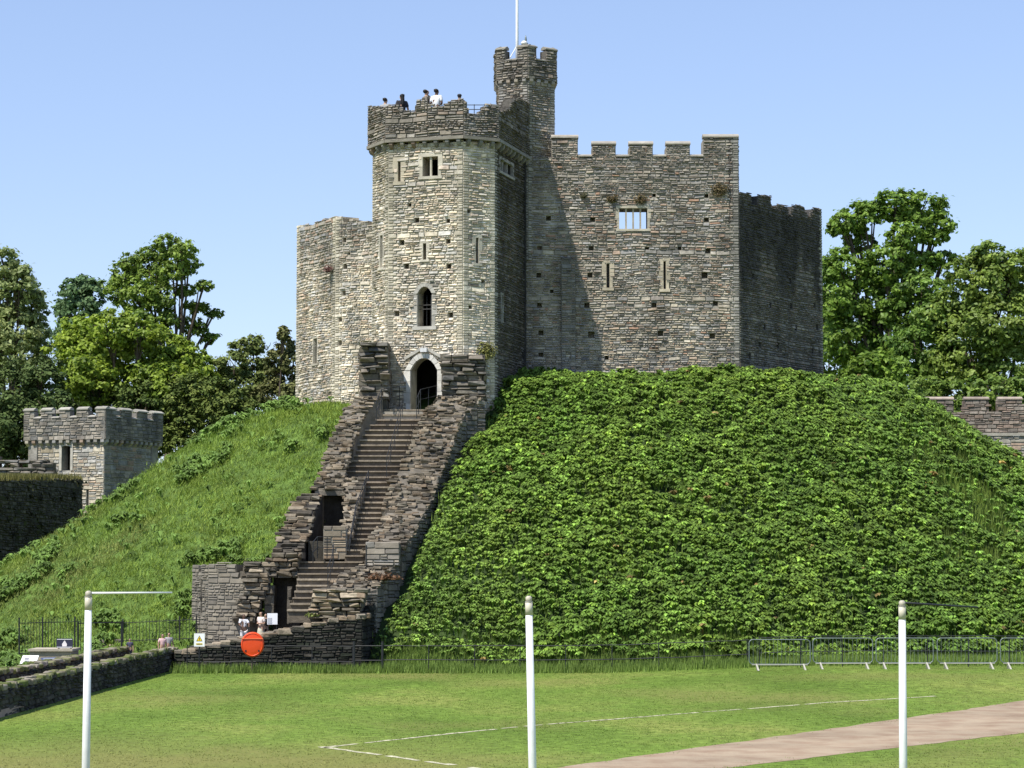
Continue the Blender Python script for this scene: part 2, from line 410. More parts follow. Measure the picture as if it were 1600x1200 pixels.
class Wall:
    """one straight stretch of masonry: A is its left end, B its right end as seen from outside"""
    def __init__(s, A, B, z0, top, thick=1.6):
        s.A = Vector(A); s.B = Vector(B); s.W = (s.B - s.A).length; s.u = (s.B - s.A).normalized()
        s.n = Vector((s.u.y, -s.u.x)); s.z0 = z0; s.top = top if callable(top) else (lambda u, t=top: t); s.thick = thick
        s.open = []; s.hole = []
    def pt(s, u, z, d=0):
        p = s.A + s.u * u + s.n * d
        return Vector((p.x, p.y, z))
    def uv(s, px, py):            # where a photograph's pixel falls on this wall
        a, b = ray(px, py)
        den = s.n.x * a + s.n.y; Y = (s.n.x * s.A.x + s.n.y * s.A.y) / den
        return (Vector((a * Y, Y)) - s.A).dot(s.u), CAMZ + b * Y
    def opening(s, x0, x1, y0, y1):
        u0, z1 = s.uv(x0, y0); u1, z0 = s.uv(x1, y1); s.open.append((u0, u1, z0, z1)); return s.open[-1]
    def holes(s, pts, w=.26, h=.26):
        for p in pts:
            u, z = s.uv(*p[:2]); k = p[2] if len(p) > 2 else 1
            s.hole.append((u - w * k / 2, u + w * k / 2, z - h * k / 2, z + h * k / 2))
    def core(s, mb, d0=-.028, d1=.55, col=(.2, .185, .16), cuts=(), step=.7):
        for lo, hi, ops in ((d0, -d1, s.open + s.hole), (-d1, -s.thick, s.open)):
            us = {0, s.W}; k = max(1, int(s.W / step))
            us |= {s.W * i / k for i in range(k + 1)} | set(cuts)
            for o in ops: us |= {o[0], o[1]}
            us = sorted(x for x in us if -1e-6 <= x <= s.W + 1e-6)
            for a, b in zip(us, us[1:]):
                if b - a < 1e-4: continue
                m = (a + b) / 2; spans = [(s.z0, s.top(m) - .12)]
                for o in ops:
                    if o[0] <= m <= o[1]:
                        ns = []
                        for p, q in spans:
                            if o[3] <= p or o[2] >= q: ns.append((p, q)); continue
                            if o[2] > p: ns.append((p, o[2]))
                            if o[3] < q: ns.append((o[3], q))
                        spans = ns
                for p, q in spans:
                    if q - p < .01: continue
                    vs = [s.pt(a, p, lo), s.pt(b, p, lo), s.pt(b, p, hi), s.pt(a, p, hi), s.pt(a, q, lo), s.pt(b, q, lo), s.pt(b, q, hi), s.pt(a, q, hi)]
                    mb.add(vs, [(0, 3, 2, 1), (4, 5, 6, 7), (0, 1, 5, 4), (1, 2, 6, 5), (2, 3, 7, 6), (3, 0, 4, 7)], col)
    def stones(s, tone, hr=(.075, .18), ar=(1.1, 3.4), gap=.010, prot=.045, ragged=.12, quoin=None, quoin_l=True, quoin_r=True, warp=.03, skip=0.0, zmin=None, cuts=()):
        out = []; z = s.z0 if zmin is None else zmin
        ztop = max(s.top(s.W * i / 40) for i in range(41)); ph = R.uniform(0, 9)
        wf = lambda u, v: warp * (math.sin(u * .9 + ph + v * .35) + .6 * math.sin(u * 2.3 + v * 1.1 + ph * 2))
        alt = 0; zcut = min(s.top(s.W * (i + .5) / 40) for i in range(40)) - .15
        while z < ztop:
            h = R.uniform(*hr); alt ^= 1
            if R.random() < .15: h *= 1.5
            zm = z + h / 2
            free = [(0.0, s.W)]
            for o in s.open + s.hole:
                if o[2] - h * .3 < zm < o[3] + h * .3:
                    nf = []
                    for a, b in free:
                        if o[1] <= a or o[0] >= b: nf.append((a, b)); continue
                        if o[0] > a: nf.append((a, o[0]))
                        if o[1] < b: nf.append((o[1], b))
                    free = nf
            for a, b in free:
                u = a
                while u < b - .03:
                    w = h * R.uniform(*ar); isq = False
                    if quoin and ((quoin_l and u < 1e-6)): w = .30 if alt else .48; isq = True
                    if u + w > b - .12: w = b - u
                    for ct_ in (cuts if z + h > zcut else ()):
                        if u + .04 < ct_ < u + w - .001: w = ct_ - u
                    if quoin and quoin_r and b > s.W - 1e-6 and not isq:
                        ql = .30 if alt else .48
                        if u + w > s.W - .01: 
                            if s.W - u > ql + .08: w = s.W - ql - u
                            else: isq = True
                        elif u + w > s.W - ql - .1: w = max(.05, s.W - ql - u)
                    um = u + w / 2; zt_ = s.top(um) - R.random() * (ragged if ragged > .05 else 0)
                    pcs = [(z, min(h, zt_ - z))] if zt_ - z > .045 else []
                    if pcs and not isq and pcs[0][1] > .13 and R.random() < .4:      # two thin stones instead of one
                        hs = pcs[0][1] * R.uniform(.35, .65); pcs = [(z, hs), (z + hs, pcs[0][1] - hs)]
                    for zb_, hb_ in pcs:
                        edge = u < 1e-6 or u + w > s.W - 1e-6
                        g = gap * R.uniform(.4, 1.6); c = min(.03, hb_ * .22, w * .2) * R.uniform(.6, 1.3)
                        vs = []
                        for (du, dv) in ((0, 0), (1, 0), (1, 1), (0, 1)):
                            uu = u + (g if du == 0 else w - g); vv = zb_ + (g if dv == 0 else hb_ - g)
                            k = 0 if edge else 1
                            vs.append(s.pt(uu, vv + wf(uu, vv) * (k if not isq else 0), -.065))
                        base = R.uniform(-.015, prot)
                        for (du, dv) in ((0, 0), (1, 0), (1, 1), (0, 1)):
                            uu = u + (g + c if du == 0 else w - g - c); vv = zb_ + (g + c if dv == 0 else hb_ - g - c)
                            if not isq: uu += R.uniform(-.5, .5) * c; vv += R.uniform(-.5, .5) * c
                            k = 0 if edge else 1
                            pr = (base + R.uniform(-.012, .012) + (.022 if dv == 0 else -.008)) if not isq else .02 + R.uniform(0, .008)
                            if edge: pr = min(pr, .02)
                            vs.append(s.pt(uu, vv + wf(uu, vv) * (k if not isq else 0), pr))
                        col = quoin(um, zm) if isq else tone(um, zm)
                        out.append((vs, col, w * hb_))
                    u += w
            z += h
        return out
ST_F = [(4, 5, 6, 7), (0, 1, 5, 4), (1, 2, 6, 5), (2, 3, 7, 6), (3, 0, 4, 7)]
def stone_objs(stones, parent, mt, limit, name='stone', rest='stone_facing', order=None):
    """the `limit` largest stones as pieces of their own, the rest as one part"""
    idx = sorted(range(len(stones)), key=lambda i: -stones[i][2]); big = idx[:limit]; rs = idx[limit:]
    for i in big:
        vs, col, ar = stones[i]
        c = sum((Vector(v) for v in vs), Vector()) / len(vs)
        MB().add(vs, ST_F, col).build(name, mt, parent, at=c)
    if rs:
        m = MB()
        for i in rs: m.add(stones[i][0], ST_F, stones[i][1])
        m.build(rest, mt, parent, kind='stuff')

# ------------------------------------------------------------------ the keep
keep = thing('castle_keep', 'ruined grey stone shell keep with gate tower on top of the green mound', 'castle', (2.6, 128, 13.0))
def sub(name, mb, mt, **k): return mb.build(name, mt, keep, **k)
c17, s17 = math.cos(math.radians(17)), math.sin(math.radians(17))
FR = Vector((X(723, 115), 115.0)); uF = Vector((c17, -s17)); FL = FR - uF * 4.02
aR = math.radians(28); R1 = FR + Vector((math.cos(aR), math.sin(aR))) * 1.82
R2 = R1 + Vector((s17, c17)) * 5.6
aL = math.radians(62); L1 = FL + Vector((-math.cos(aL), math.sin(aL))) * 1.95
L2 = L1 + Vector((s17, c17)) * 4.2
ZSTR = Z(217, 115)             # string course under the tower's parapet
TW = {}
TW['front'] = Wall(FL, FR, 10.2, ZSTR, 1.0); TW['right_cant'] = Wall(FR, R1, 10.2, ZSTR, .9)
TW['right'] = Wall(R1, R2, 10.2, ZSTR, .9); TW['left_cant'] = Wall(L1, FL, 10.2, ZSTR, .9); TW['left'] = Wall(L2, L1, 10.2, ZSTR, .9)
wf_, wr_, wl_, ws_ = TW['front'], TW['right_cant'], TW['left_cant'], TW['right']
o_sq = wf_.opening(660, 685, 245, 275); o_arch = wf_.opening(652, 675, 448, 510); o_door = wf_.opening(641, 684, 560, 646)
o_slit = wf_.opening(660.5, 666.5, 380, 406); o_lslit = wf_.opening(621.5, 626.5, 252, 284)
o_rs = wr_.opening(743, 748, 371, 412); o_ls = wl_.opening(594, 598.5, 368, 418)
o_rw = ws_.opening(781, 801, 248, 278); o_rs2 = ws_.opening(782, 786, 292, 306); o_rs3 = ws_.opening(783, 785, 460, 505)
wf_.holes([(628, 379), (700, 377), (635, 416), (701, 416), (651, 344), (620, 490), (704, 492), (700, 345, .8), (640, 320, .7)])
wr_.holes([(733, 330, .7), (755, 440, .7), (735, 480, .7)]); wl_.holes([(600, 455, .8), (587, 378, .7), (586, 525, .8)])
ws_.holes([(785, 340), (788, 380), (794, 448), (790, 500, .8), (806, 462, .7), (812, 420, .7), (800, 543, .8), (817, 555, 1.3)])
ZT = Z(166, 115)
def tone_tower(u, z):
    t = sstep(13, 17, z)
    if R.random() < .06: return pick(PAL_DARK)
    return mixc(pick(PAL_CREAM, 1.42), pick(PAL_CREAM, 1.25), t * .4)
def tone_shade(u, z): return mixc(pick(PAL_GREY, .55), pick(PAL_DARK, .65), .25 + .35 * sstep(20, 27, z))  # the side's shade is put into darker, greyer stone colours
quo = lambda u, z: pick([(.52, .47, .37), (.48, .43, .335), (.55, .50, .41)], 1.0)
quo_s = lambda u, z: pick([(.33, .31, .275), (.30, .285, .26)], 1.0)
allst = []                      # (stones, part)
def wall_part(name, w, tone, quoin=None, label=None, col=(.2, .185, .16), cuts=(), **kw):
    m = MB(); w.core(m, col=col, cuts=cuts); p = sub(name, m, M['mortar'], label=label)
    sts = w.stones(tone, quoin=quoin, cuts=sorted(cuts, reverse=True), **kw); allst.append((sts, p)); return p
mc = (.46, .42, .34)
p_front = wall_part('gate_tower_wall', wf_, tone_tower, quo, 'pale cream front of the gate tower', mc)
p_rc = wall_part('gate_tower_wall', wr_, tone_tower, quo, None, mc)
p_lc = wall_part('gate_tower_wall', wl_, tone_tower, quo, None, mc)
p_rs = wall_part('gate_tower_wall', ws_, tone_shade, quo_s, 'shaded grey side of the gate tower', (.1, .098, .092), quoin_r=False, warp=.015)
m = MB(); TW['left'].core(m, col=mc); sub('gate_tower_wall', m, M['mortar'])
# rubble skin of the right cant breaks away low down
# tower parapet, jettied out on corbels
def out2(p, q, r, d):          # mitred offset of corner q
    a = (q - p).normalized(); b = (r - q).normalized(); na = Vector((a.y, -a.x)); nb = Vector((b.y, -b.x))
    m = (na + nb).normalized(); return q + m * (d / max(.3, m.dot(na)))
ring = [L2, L1, FL, FR, R1, R2]; OUT = .24
ro = [L2 + Vector((-c17, s17)) * OUT] + [out2(ring[i - 1], ring[i], ring[i + 1], OUT) for i in range(1, 5)] + [R2 + Vector((c17, -s17)) * OUT]
tops = {}
def ragged_top(tab):           # tab: (px, py) profile read along the parapet
    return tab
def tone_par(u, z): return mixc(pick(PAL_DARK, 1.35), pick(PAL_GREY, .95), .2 + R.random() * .6)
par_px = {  # wall index -> [(px, py_top)]
    1: [(568, 172), (574, 164), (585, 163), (598, 168), (606, 163)],
    2: [(598, 165), (606, 163), (614, 160), (624, 161), (630, 171), (648, 170), (650, 155), (664, 153), (668, 160), (684, 166), (694, 160), (704, 155), (716, 152), (724, 153)],
    3: [(722, 154), (730, 158), (733, 176), (752, 175), (758, 164), (768, 160)],
    4: [(768, 168), (786, 172), (796, 168), (802, 152), (812, 152), (816, 152), (826, 160)],
    0: [(560, 170), (580, 170)]}
for i in range(5):
    w = Wall(ro[i], ro[i + 1], ZSTR, 27, .5)
    pts = [(w.uv(px, py)) for px, py in par_px[i]]
    if i == 0: w.top = lambda u: ZSTR + 1.55
    else:
        pts = sorted(pts); w.top = (lambda u, pts=pts: interp([(a, b) for a, b in pts], u)[0])
    wall_part('tower_parapet', w, tone_par if i < 4 else (lambda u, z: pick(PAL_DARK, .95)), None, 'dark ragged parapet of the gate tower' if i == 2 else None, (.12, .11, .095), cuts=[a for a, b in pts], ragged=.06, warp=.03)  # last face darker: shade of that side put into the stones
    m = MB(); u = .22; alt = 0
    k = max(1, int(w.W / .58)); 
    for j in range(k):
        uu = (j + .5) * w.W / k; pc = w.pt(uu, ZSTR - .20, -.16)
        cb = MB(); nn = w.n; uv3 = Vector((w.u.x, w.u.y, 0)); n3 = Vector((nn.x, nn.y, 0))
        prof = [(.25, .0), (-.0, .0), (-.0, -.12), (.08, -.24), (.25, -.34)]; vs = []
        for sgn in (-1, 1):
            for d, z in prof: vs.append(w.pt(uu + sgn * .09, ZSTR - .02 + z, -d))
        cb.add(vs, [(0, 1, 2, 3, 4), (9, 8, 7, 6, 5), (0, 5, 6, 1), (1, 6, 7, 2), (2, 7, 8, 3), (3, 8, 9, 4)], pick(PAL_GREY, .8))
        cb.build('corbel', M['dressed'], keep, at=pc)
    sc_ = MB(); vs = [w.pt(0, ZSTR - .02, .05), w.pt(w.W, ZSTR - .02, .05), w.pt(w.W, ZSTR - .02, -.45), w.pt(0, ZSTR - .02, -.45),
                      w.pt(0, ZSTR + .14, .05), w.pt(w.W, ZSTR + .14, .05), w.pt(w.W, ZSTR + .14, -.45), w.pt(0, ZSTR + .14, -.45)]
    sc_.add(vs, [(0, 3, 2, 1), (4, 5, 6, 7), (0, 1, 5, 4), (1, 2, 6, 5), (2, 3, 7, 6), (3, 0, 4, 7)], (.225, .205, .17) if i < 4 else (.24, .23, .21))
    sub('string_course', sc_, M['dressed'])
ROOFZ = 26.45
rf = MB().prism([(p.x, p.y) for p in ring], ROOFZ - .3, ROOFZ, (.25, .24, .22)); sub('tower_roof', rf, M['dressed'])
fl = MB().prism([(lerp(p.x, -3.3, .16), lerp(p.y, 118.5, .16)) for p in ring], 11.4, 11.9, (.1, .09, .08)); sub('tower_floor', fl, M['dressed'])
# back of the tower closes it
bk = MB(); Wall(R2, L2, 10.2, ROOFZ, .5).core(bk, col=(.1, .095, .09)); sub('tower_back_wall', bk, M['mortar'])

def win_frame(w, o, name, fw=.14, col=(.47, .43, .35), mull=0, bars=0, arch=False, sill=True, depth=.12, proud=.03, hw=None, barcol=None):
    u0, u1, z0, z1 = o
    hw = fw if hw is None else hw
    e = bpy.data.objects.new(name, None); COL.objects.link(e); e.parent = keep
    c = w.pt((u0 + u1) / 2, z0); e.location = c - woff(keep)
    def bx(a, b, p, q, lo=-depth, hi=proud, nm='frame', mt='dressed', cl=None):
        m = MB(); vs = [w.pt(a, p, hi), w.pt(b, p, hi), w.pt(b, p, lo), w.pt(a, p, lo), w.pt(a, q, hi), w.pt(b, q, hi), w.pt(b, q, lo), w.pt(a, q, lo)]
        m.add(vs, [(0, 3, 2, 1), (4, 5, 6, 7), (0, 1, 5, 4), (1, 2, 6, 5), (2, 3, 7, 6), (3, 0, 4, 7)], cl or pick([col], 1)); m.build(nm, M[mt], e)
    k = max(2, int((z1 - z0) / .45))
    for i in range(k):             # jamb stones of unequal width
        za, zb = lerp(z0, z1, i / k), lerp(z0, z1, (i + 1) / k) - .012
        f1 = fw * (1.35 if i % 2 else .85)
        bx(u0 - f1, u0 + .015, za, zb, nm='jamb_stone'); bx(u1 - .015, u1 + f1, za, zb, nm='jamb_stone')
    if not arch: bx(u0 - fw * 1.2, u1 + fw * 1.2, z1 - .01, z1 + hw, nm='lintel', proud_=None) if False else bx(u0 - fw * 1.2, u1 + fw * 1.2, z1 - .01, z1 + hw, nm='lintel')
    if sill: bx(u0 - fw * 1.2, u1 + fw * 1.2, z0 - hw * .8, z0 + .01, hi=proud + .04, nm='sill')
    for i in range(mull):
        um = lerp(u0, u1, (i + 1) / (mull + 1)); bx(um - .045, um + .045, z0, z1, -.22, -.06, 'mullion')
    for i in range(bars):
        um = lerp(u0, u1, (i + 1) / (bars + 1))
        MB().tube([w.pt(um, z0, -.35), w.pt(um, z1, -.35)], .018, 6).build('iron_bar', M['black_metal'], e)
    return e
def arch_ring(w, o, e, col, n=9, th=.2, rise=.45, pointed=True, proud=.05, depth=.15):
    """voussoirs over an opening; the opening's square head is filled above the curve"""
    u0, u1, z0, z1 = o; hw_ = (u1 - u0) / 2; um = (u0 + u1) / 2; zs = z1 - rise
    def crv(t, off):               # t 0..1 left to right
        x = -1 + 2 * t
        z = (1 - abs(x) ** 2.3) if pointed else math.sqrt(max(0, 1 - x * x))
        dxx = x * off; 
        return um + x * (hw_ + off), zs + z * (rise + off * .9)
    for i in range(n):
        vs = []
        for d in (proud, -depth):
            for (t, of) in ((i / n + .004, -.01), ((i + 1) / n - .004, -.01), ((i + 1) / n - .004, th), (i / n + .004, th)):
                a, b = crv(t, of); vs.append(w.pt(a, b, d))
        MB().add(vs, [(0, 1, 2, 3), (7, 6, 5, 4), (0, 4, 5, 1), (1, 5, 6, 2), (2, 6, 7, 3), (3, 7, 4, 0)], pick([col], 1)).build('voussoir', M['dressed'], e)
    m = MB(); N = 16               # spandrel infill behind the ring
    for i in range(N):
        a0, b0 = crv(i / N, .02); a1, b1 = crv((i + 1) / N, .02)
        vs = [w.pt(a0, b0, -.09), w.pt(a1, b1, -.09), w.pt(a1, z1 + .05, -.09), w.pt(a0, z1 + .05, -.09), w.pt(a0, b0, -.9), w.pt(a1, b1, -.9)]
        m.add(vs, [(0, 1, 2, 3), (0, 4, 5, 1)], (.3, .27, .22))
    m.build('arch_infill', M['mortar'], e)
e = win_frame(wf_, o_sq, 'window', .17, mull=1); e['label'] = 'square two-light window high on the gate tower front'
win_frame(wf_, o_slit, 'arrow_slit', .12); win_frame(wf_, o_lslit, 'arrow_slit', .2, col=(.42, .37, .28))
win_frame(wr_, o_rs, 'arrow_slit', .14); win_frame(wl_, o_ls, 'arrow_slit', .14)
win_frame(ws_, o_rw, 'window', .14, col=(.3, .285, .26), mull=2); win_frame(ws_, o_rs3, 'arrow_slit', .1, col=(.28, .27, .25), sill=False)
e = win_frame(wf_, (o_arch[0], o_arch[1], o_arch[2], o_arch[3] - .42), 'window', .2, arch=True, bars=3, col=(.38, .36, .32)); e['label'] = 'tall arched barred window above the doorway'
arch_ring(wf_, o_arch, e, (.38, .36, .32), 7, .22, .36)
for zz in (.45, .55):
    z_ = lerp(o_arch[2], o_arch[3], zz); MB().tube([wf_.pt(o_arch[0], z_, -.3), wf_.pt(o_arch[1], z_, -.3)], .014, 6).build('iron_bar', M['black_metal'], e)
e = win_frame(wf_, (o_door[0], o_door[1], o_door[2], o_door[3] - .62), 'doorway', .24, arch=True, sill=False, col=(.62, .60, .55), proud=.06); e['label'] = 'pale pointed-arch doorway at the head of the stairs'
arch_ring(wf_, o_door, e, (.62, .60, .55), 9, .27, .62, proud=.08)
u0, u1, z0, z1 = o_door        # hood moulding and lamp over the door
m = MB(); 
for sg in (-1, 1): m.add([wf_.pt((u0 + u1) / 2 + sg * a, z, d) for d in (.09, -.05) for a, z in ((.02, z1 + .62), (1.05, z1 + .05), (1.0, z1 - .08), (.02, z1 + .46))],
                         [(0, 1, 2, 3), (7, 6, 5, 4), (0, 4, 5, 1), (1, 5, 6, 2), (2, 6, 7, 3), (3, 7, 4, 0)], (.42, .40, .35))
m.build('hood_mould', M['dressed'], e)
m = MB().obox(wf_.pt((u0 + u1) / 2 + .05, z1 + .38, .16), (wf_.u.x, wf_.u.y, 0), (wf_.n.x, wf_.n.y, 0), .34, .22, .2, (.8, .8, .8)); m.build('door_lamp', M['white'], e)

# main curtain wall (faces the camera)
YM = 121.0
AM = Vector((X(800, YM), YM)); BM = Vector((X(1155, YM, 400), YM))
zc, zm = Z(243, YM), Z(224, YM); ztw = Z(213, YM)
mer = [(862, 903, Z(214, YM)), (925, 962, zm), (983, 1020, zm), (1041, 1078, zm), (1099, 1160, ztw)]
wm = Wall(AM, BM, 11.2, zc, 1.5)
merU = [(wm.uv(a, 230)[0], wm.uv(b, 230)[0], z) for a, b, z in mer]
def top_main(u):
    for a, b, z in merU:
        if a <= u <= b: return z
    return zc
wm.top = top_main
o3 = wm.opening(967, 1012, 325, 358); s1 = wm.opening(947, 953, 412, 450); s2 = wm.opening(1036, 1041, 408, 452)
wm.holes([(857, 341), (926, 343), (1104, 343), (1104, 306, .8), (1022, 305, .7), (924, 388), (1011, 389, .8), (1106, 392), (922, 430), (1101, 430, 1.2), (917, 477), (1022, 477), (1118, 474),
          (924, 523, 1.3), (1032, 521, 1.1), (1113, 525, 1.1), (948, 559, .8), (843, 388), (842, 430), (843, 477), (845, 520), (845, 555), (862, 455, .7), (1062, 388, .7)])
def tone_main(u, z):
    t = sstep(15, 24.5, z + .8 * math.sin(u * 1.1))
    c = mixc(pick(PAL_CREAM, .80), pick(PAL_GREY, 1.02), min(1, t * 1.6))
    if z > 24.3: c = mixc(c, pick(PAL_DARK, 1.1), .45)
    if R.random() < .05: c = pick([(.16, .15, .14), (.36, .23, .16)])
    return c
wall_part('curtain_wall', wm, tone_main, quo_s, 'sunlit grey-brown curtain wall with a battlement', (.3, .275, .23), cuts=[x for a, b, z in merU for x in (a, b)], quoin_l=False, ragged=.02)
def coping(w, a, b, z, name='coping', col=(.36, .33, .28), ov=.07, th=.17, slope=.16, dep=.62, par=keep):
    vs = []
    for uu in (a - .03, b + .03):
        for d, zz in ((ov, z - .06), (ov, z - .06 + th * .45), (-.22, z + slope), (-dep, z + slope * .5), (-dep, z - .06)): vs.append(w.pt(uu, zz, d))
    MB().add(vs, [(4, 3, 2, 1, 0), (5, 6, 7, 8, 9), (0, 1, 6, 5), (1, 2, 7, 6), (2, 3, 8, 7), (3, 4, 9, 8), (4, 0, 5, 9)], pick([col], 1)).build(name, M['dressed'], par, at=w.pt((a + b) / 2, z))
prev = None
for a, b, z in merU:
    coping(wm, max(a, 0), min(b, wm.W), z)
    if prev is not None: coping(wm, prev + .04, a - .04, zc, th=.13, slope=.1)
    prev = b
win_frame(wm, o3, 'window', .13, col=(.42, .38, .3), mull=3)['label'] = 'three-light window in the curtain wall with sky behind'
for o in (s1, s2):
    e = win_frame(wm, o, 'blocked_slit', .17, col=(.46, .40, .3))
    m = MB(); vs = [wm.pt(o[0], o[2], -.3), wm.pt(o[1], o[2], -.3), wm.pt(o[1], o[3], -.3), wm.pt(o[0], o[3], -.3)]
    m.add(vs, [(0, 1, 2, 3)], (.12, .11, .1)); m.build('slit_back', M['mortar'], e)
# shallow buttress with a little vent box
ub0, ub1 = wm.uv(877, 480)[0], wm.uv(899, 480)[0]
wb = Wall(wm.A + wm.u * ub0 + wm.n * .12, wm.A + wm.u * ub1 + wm.n * .12, 11.5, wm.uv(885, 402)[1], .2)
wb.opening(884, 892, 549, 560)
wall_part('buttress', wb, lambda u, z: pick(PAL_GREY, .9), None, None, (.2, .19, .165), ragged=.02, warp=.0)
# end turret block of the curtain stands proud above the right wall
AR = BM.copy(); dR = Vector((math.cos(math.radians(57)), math.sin(math.radians(57)))); BR = AR + dR * 10.2
wr = Wall(AR, BR, 11.2, 24, 1.5)
rpx = [(1155, 300), (1174, 301), (1174.5, 319), (1184, 320), (1184.5, 303), (1205, 305), (1205.5, 322), (1214, 322), (1215, 317), (1231, 320), (1232, 334), (1236, 335), (1238, 320), (1250, 319), (1258, 324), (1262, 337), (1266, 338), (1269, 325), (1276, 323), (1280, 324), (1284, 325), (1290, 326)]
rp = sorted(wr.uv(*p) for p in rpx); wr.top = lambda u: interp(rp, u)[0]
wr.holes([(1178, 432), (1235, 439), (1204, 477), (1237, 478), (1273, 477), (1195, 511), (1244, 512), (1277, 511), (1188, 539), (1216, 540), (1270, 548), (1172, 556)], .3, .3)
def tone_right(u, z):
    c = mixc(pick(PAL_GREY, .72), pick(PAL_DARK, .9), .35)  # palette darkened to carry this face's shade; the black stain comes on top
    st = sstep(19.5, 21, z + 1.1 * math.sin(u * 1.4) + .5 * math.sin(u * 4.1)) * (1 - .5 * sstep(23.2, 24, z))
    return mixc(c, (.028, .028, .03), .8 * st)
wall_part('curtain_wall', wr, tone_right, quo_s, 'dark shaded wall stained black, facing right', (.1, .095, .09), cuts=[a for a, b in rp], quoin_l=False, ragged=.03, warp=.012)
# turret block's right return above the lower wall
wt = Wall(AR, AR + Vector((.05, 1.0)).normalized() * 2.2, 22.5, ztw, .4)
wall_part('curtain_wall', wt, lambda u, z: pick(PAL_GREY, .9), None, None, (.17, .16, .145), ragged=.02)
# left stretch of the keep
YL = 122.0
l0 = Vector((X(584, 120.2), 120.2)); l1 = Vector((X(522, YL), YL)); l2 = Vector((X(461, 126.2), 126.2))
wl1 = Wall(l1, l0 + Vector((1.4, -.9)), 11, 23, 1.4); wl2 = Wall(l2, l1, 11, 23, 1.4)
lp1 = sorted(wl1.uv(*p) for p in [(520, 338), (532, 339), (545, 344), (560, 343), (580, 346), (600, 346)])
lp2 = sorted(wl2.uv(*p) for p in [(459, 351), (480, 350), (492, 347), (500, 341), (515, 338), (523, 338)])
wl1.top = lambda u: interp(lp1, u)[0] + .1 * math.sin(u * 7); wl2.top = lambda u: interp(lp2, u)[0] + .08 * math.sin(u * 6)
wl1.holes([(538, 375), (539, 416, 1.1), (537, 458), (531, 500), (531, 536), (545, 396, .6)])
wl2.holes([(490, 415, .7), (505, 500, .7), (478, 365, .5)])
ol = wl2.opening(490, 496, 529, 568)
def tone_left(u, z):
    t = sstep(19, 22.8, z + .4 * math.sin(u * 2))
    return mixc(pick(PAL_CREAM, 1.22), pick(PAL_GREY, 1.1), min(1, t + .12))
wall_part('curtain_wall', wl1, tone_left, quo, 'pale rubble wall left of the gate tower', mc, quoin_r=False)
wall_part('curtain_wall', wl2, tone_left, quo, None, mc)
win_frame(wl2, ol, 'arrow_slit', .12, col=(.45, .41, .33))
# the far side of the shell
bk_pts = [Vector((BR.x, BR.y)), Vector((17.8, 137.5)), Vector((12, 145)), Vector((2, 147.5)), Vector((-7, 143.5)), Vector((-11.8, 135)), Vector((l2.x, l2.y))]
for a, b in zip(bk_pts, bk_pts[1:]):
    m = MB(); Wall(a, b, 11, 22.6 if b.y > 138 or a.y > 138 else 23.2, 1.4).core(m, col=(.26, .245, .22)); sub('rear_wall', m, M['mortar'])

# stair turret with its crown of merlons
TC = Vector((X(821, 122.6), 122.6)); TR = 1.74
def hexa(r, rot=math.radians(-90 + 4)): return [TC + Vector((math.cos(rot + k * math.pi / 3), math.sin(rot + k * math.pi / 3))) * r for k in range(6)]
hx = hexa(TR); hz0, hz1 = 20.5, Z(124, 121)
hx2 = hexa(TR + .14)
ztm, ztc = Z(73, 121), Z(92, 121)
tone_tt = lambda u, z: mixc(pick(PAL_CREAM, .78), pick(PAL_GREY, 1.1), R.random())
for k in range(6):
    a, b = hx[k], hx[(k + 1) % 6]
    w = Wall(a, b, hz0, hz1 + .25, .35)
    vis = ((b - a).y * -1, 0)[0]
    nrm = w.n
    if nrm.y < .4: wall_part('turret_wall', w, tone_tt, quo_s if k != 4 else None, None, (.2, .185, .16), warp=.02, ragged=.01)
    else:
        m = MB(); w.core(m, col=(.25, .23, .2)); sub('turret_wall', m, M['mortar'])
    a, b = hx2[k], hx2[(k + 1) % 6]
    w = Wall(a, b, hz1, ztc, .38)
    ms = [(0, .27), (.73, 1.0)]
    if nrm.y < 0: ms = [(0, .30), (.62, 1.0)] if nrm.x > 0 else [(0, .28), (.66, 1.0)]
    w.top = lambda u, ms=ms, W_=w.W: ztm if any(p * W_ <= u <= q * W_ for p, q in ms) else ztc
    cuts = [x * w.W for p in ms for x in p]
    if nrm.y < .4: wall_part('turret_crown', w, lambda u, z: mixc(pick(PAL_DARK, 1.15), pick(PAL_GREY, .9), R.random() * .5), None, None, (.13, .12, .105), cuts=cuts, warp=.02, ragged=.01)
    else:
        m = MB(); w.core(m, col=(.2, .18, .155), cuts=cuts); sub('turret_crown', m, M['mortar'])
    for p, q in ms: coping(w, p * w.W, q * w.W, ztm, col=(.26, .24, .2), dep=.42, slope=.13, ov=.05, th=.14)
    coping(w, ms[0][1] * w.W + .04, ms[1][0] * w.W - .04, ztc, col=(.28, .26, .22), dep=.42, slope=.1, ov=.05, th=.12)
    for j in range(4):
        uu = (j + .5) * w.W / 4; vs = []
        for sgn in (-1, 1):
            for d, z in [(.2, .02), (-.02, .02), (-.02, -.12), (.2, -.32)]: vs.append(w.pt(uu + sgn * .1, hz1 + z, -d))
        MB().add(vs, [(0, 1, 2, 3), (7, 6, 5, 4), (0, 4, 5, 1), (1, 5, 6, 2), (2, 6, 7, 3)], pick(PAL_GREY, .9)).build('corbel', M['dressed'], keep, at=w.pt(uu, hz1))
sub('turret_roof', MB().prism([(p.x, p.y) for p in hexa(TR - .2)], hz1 + .2, hz1 + .45, (.22, .21, .2)), M['dressed'])
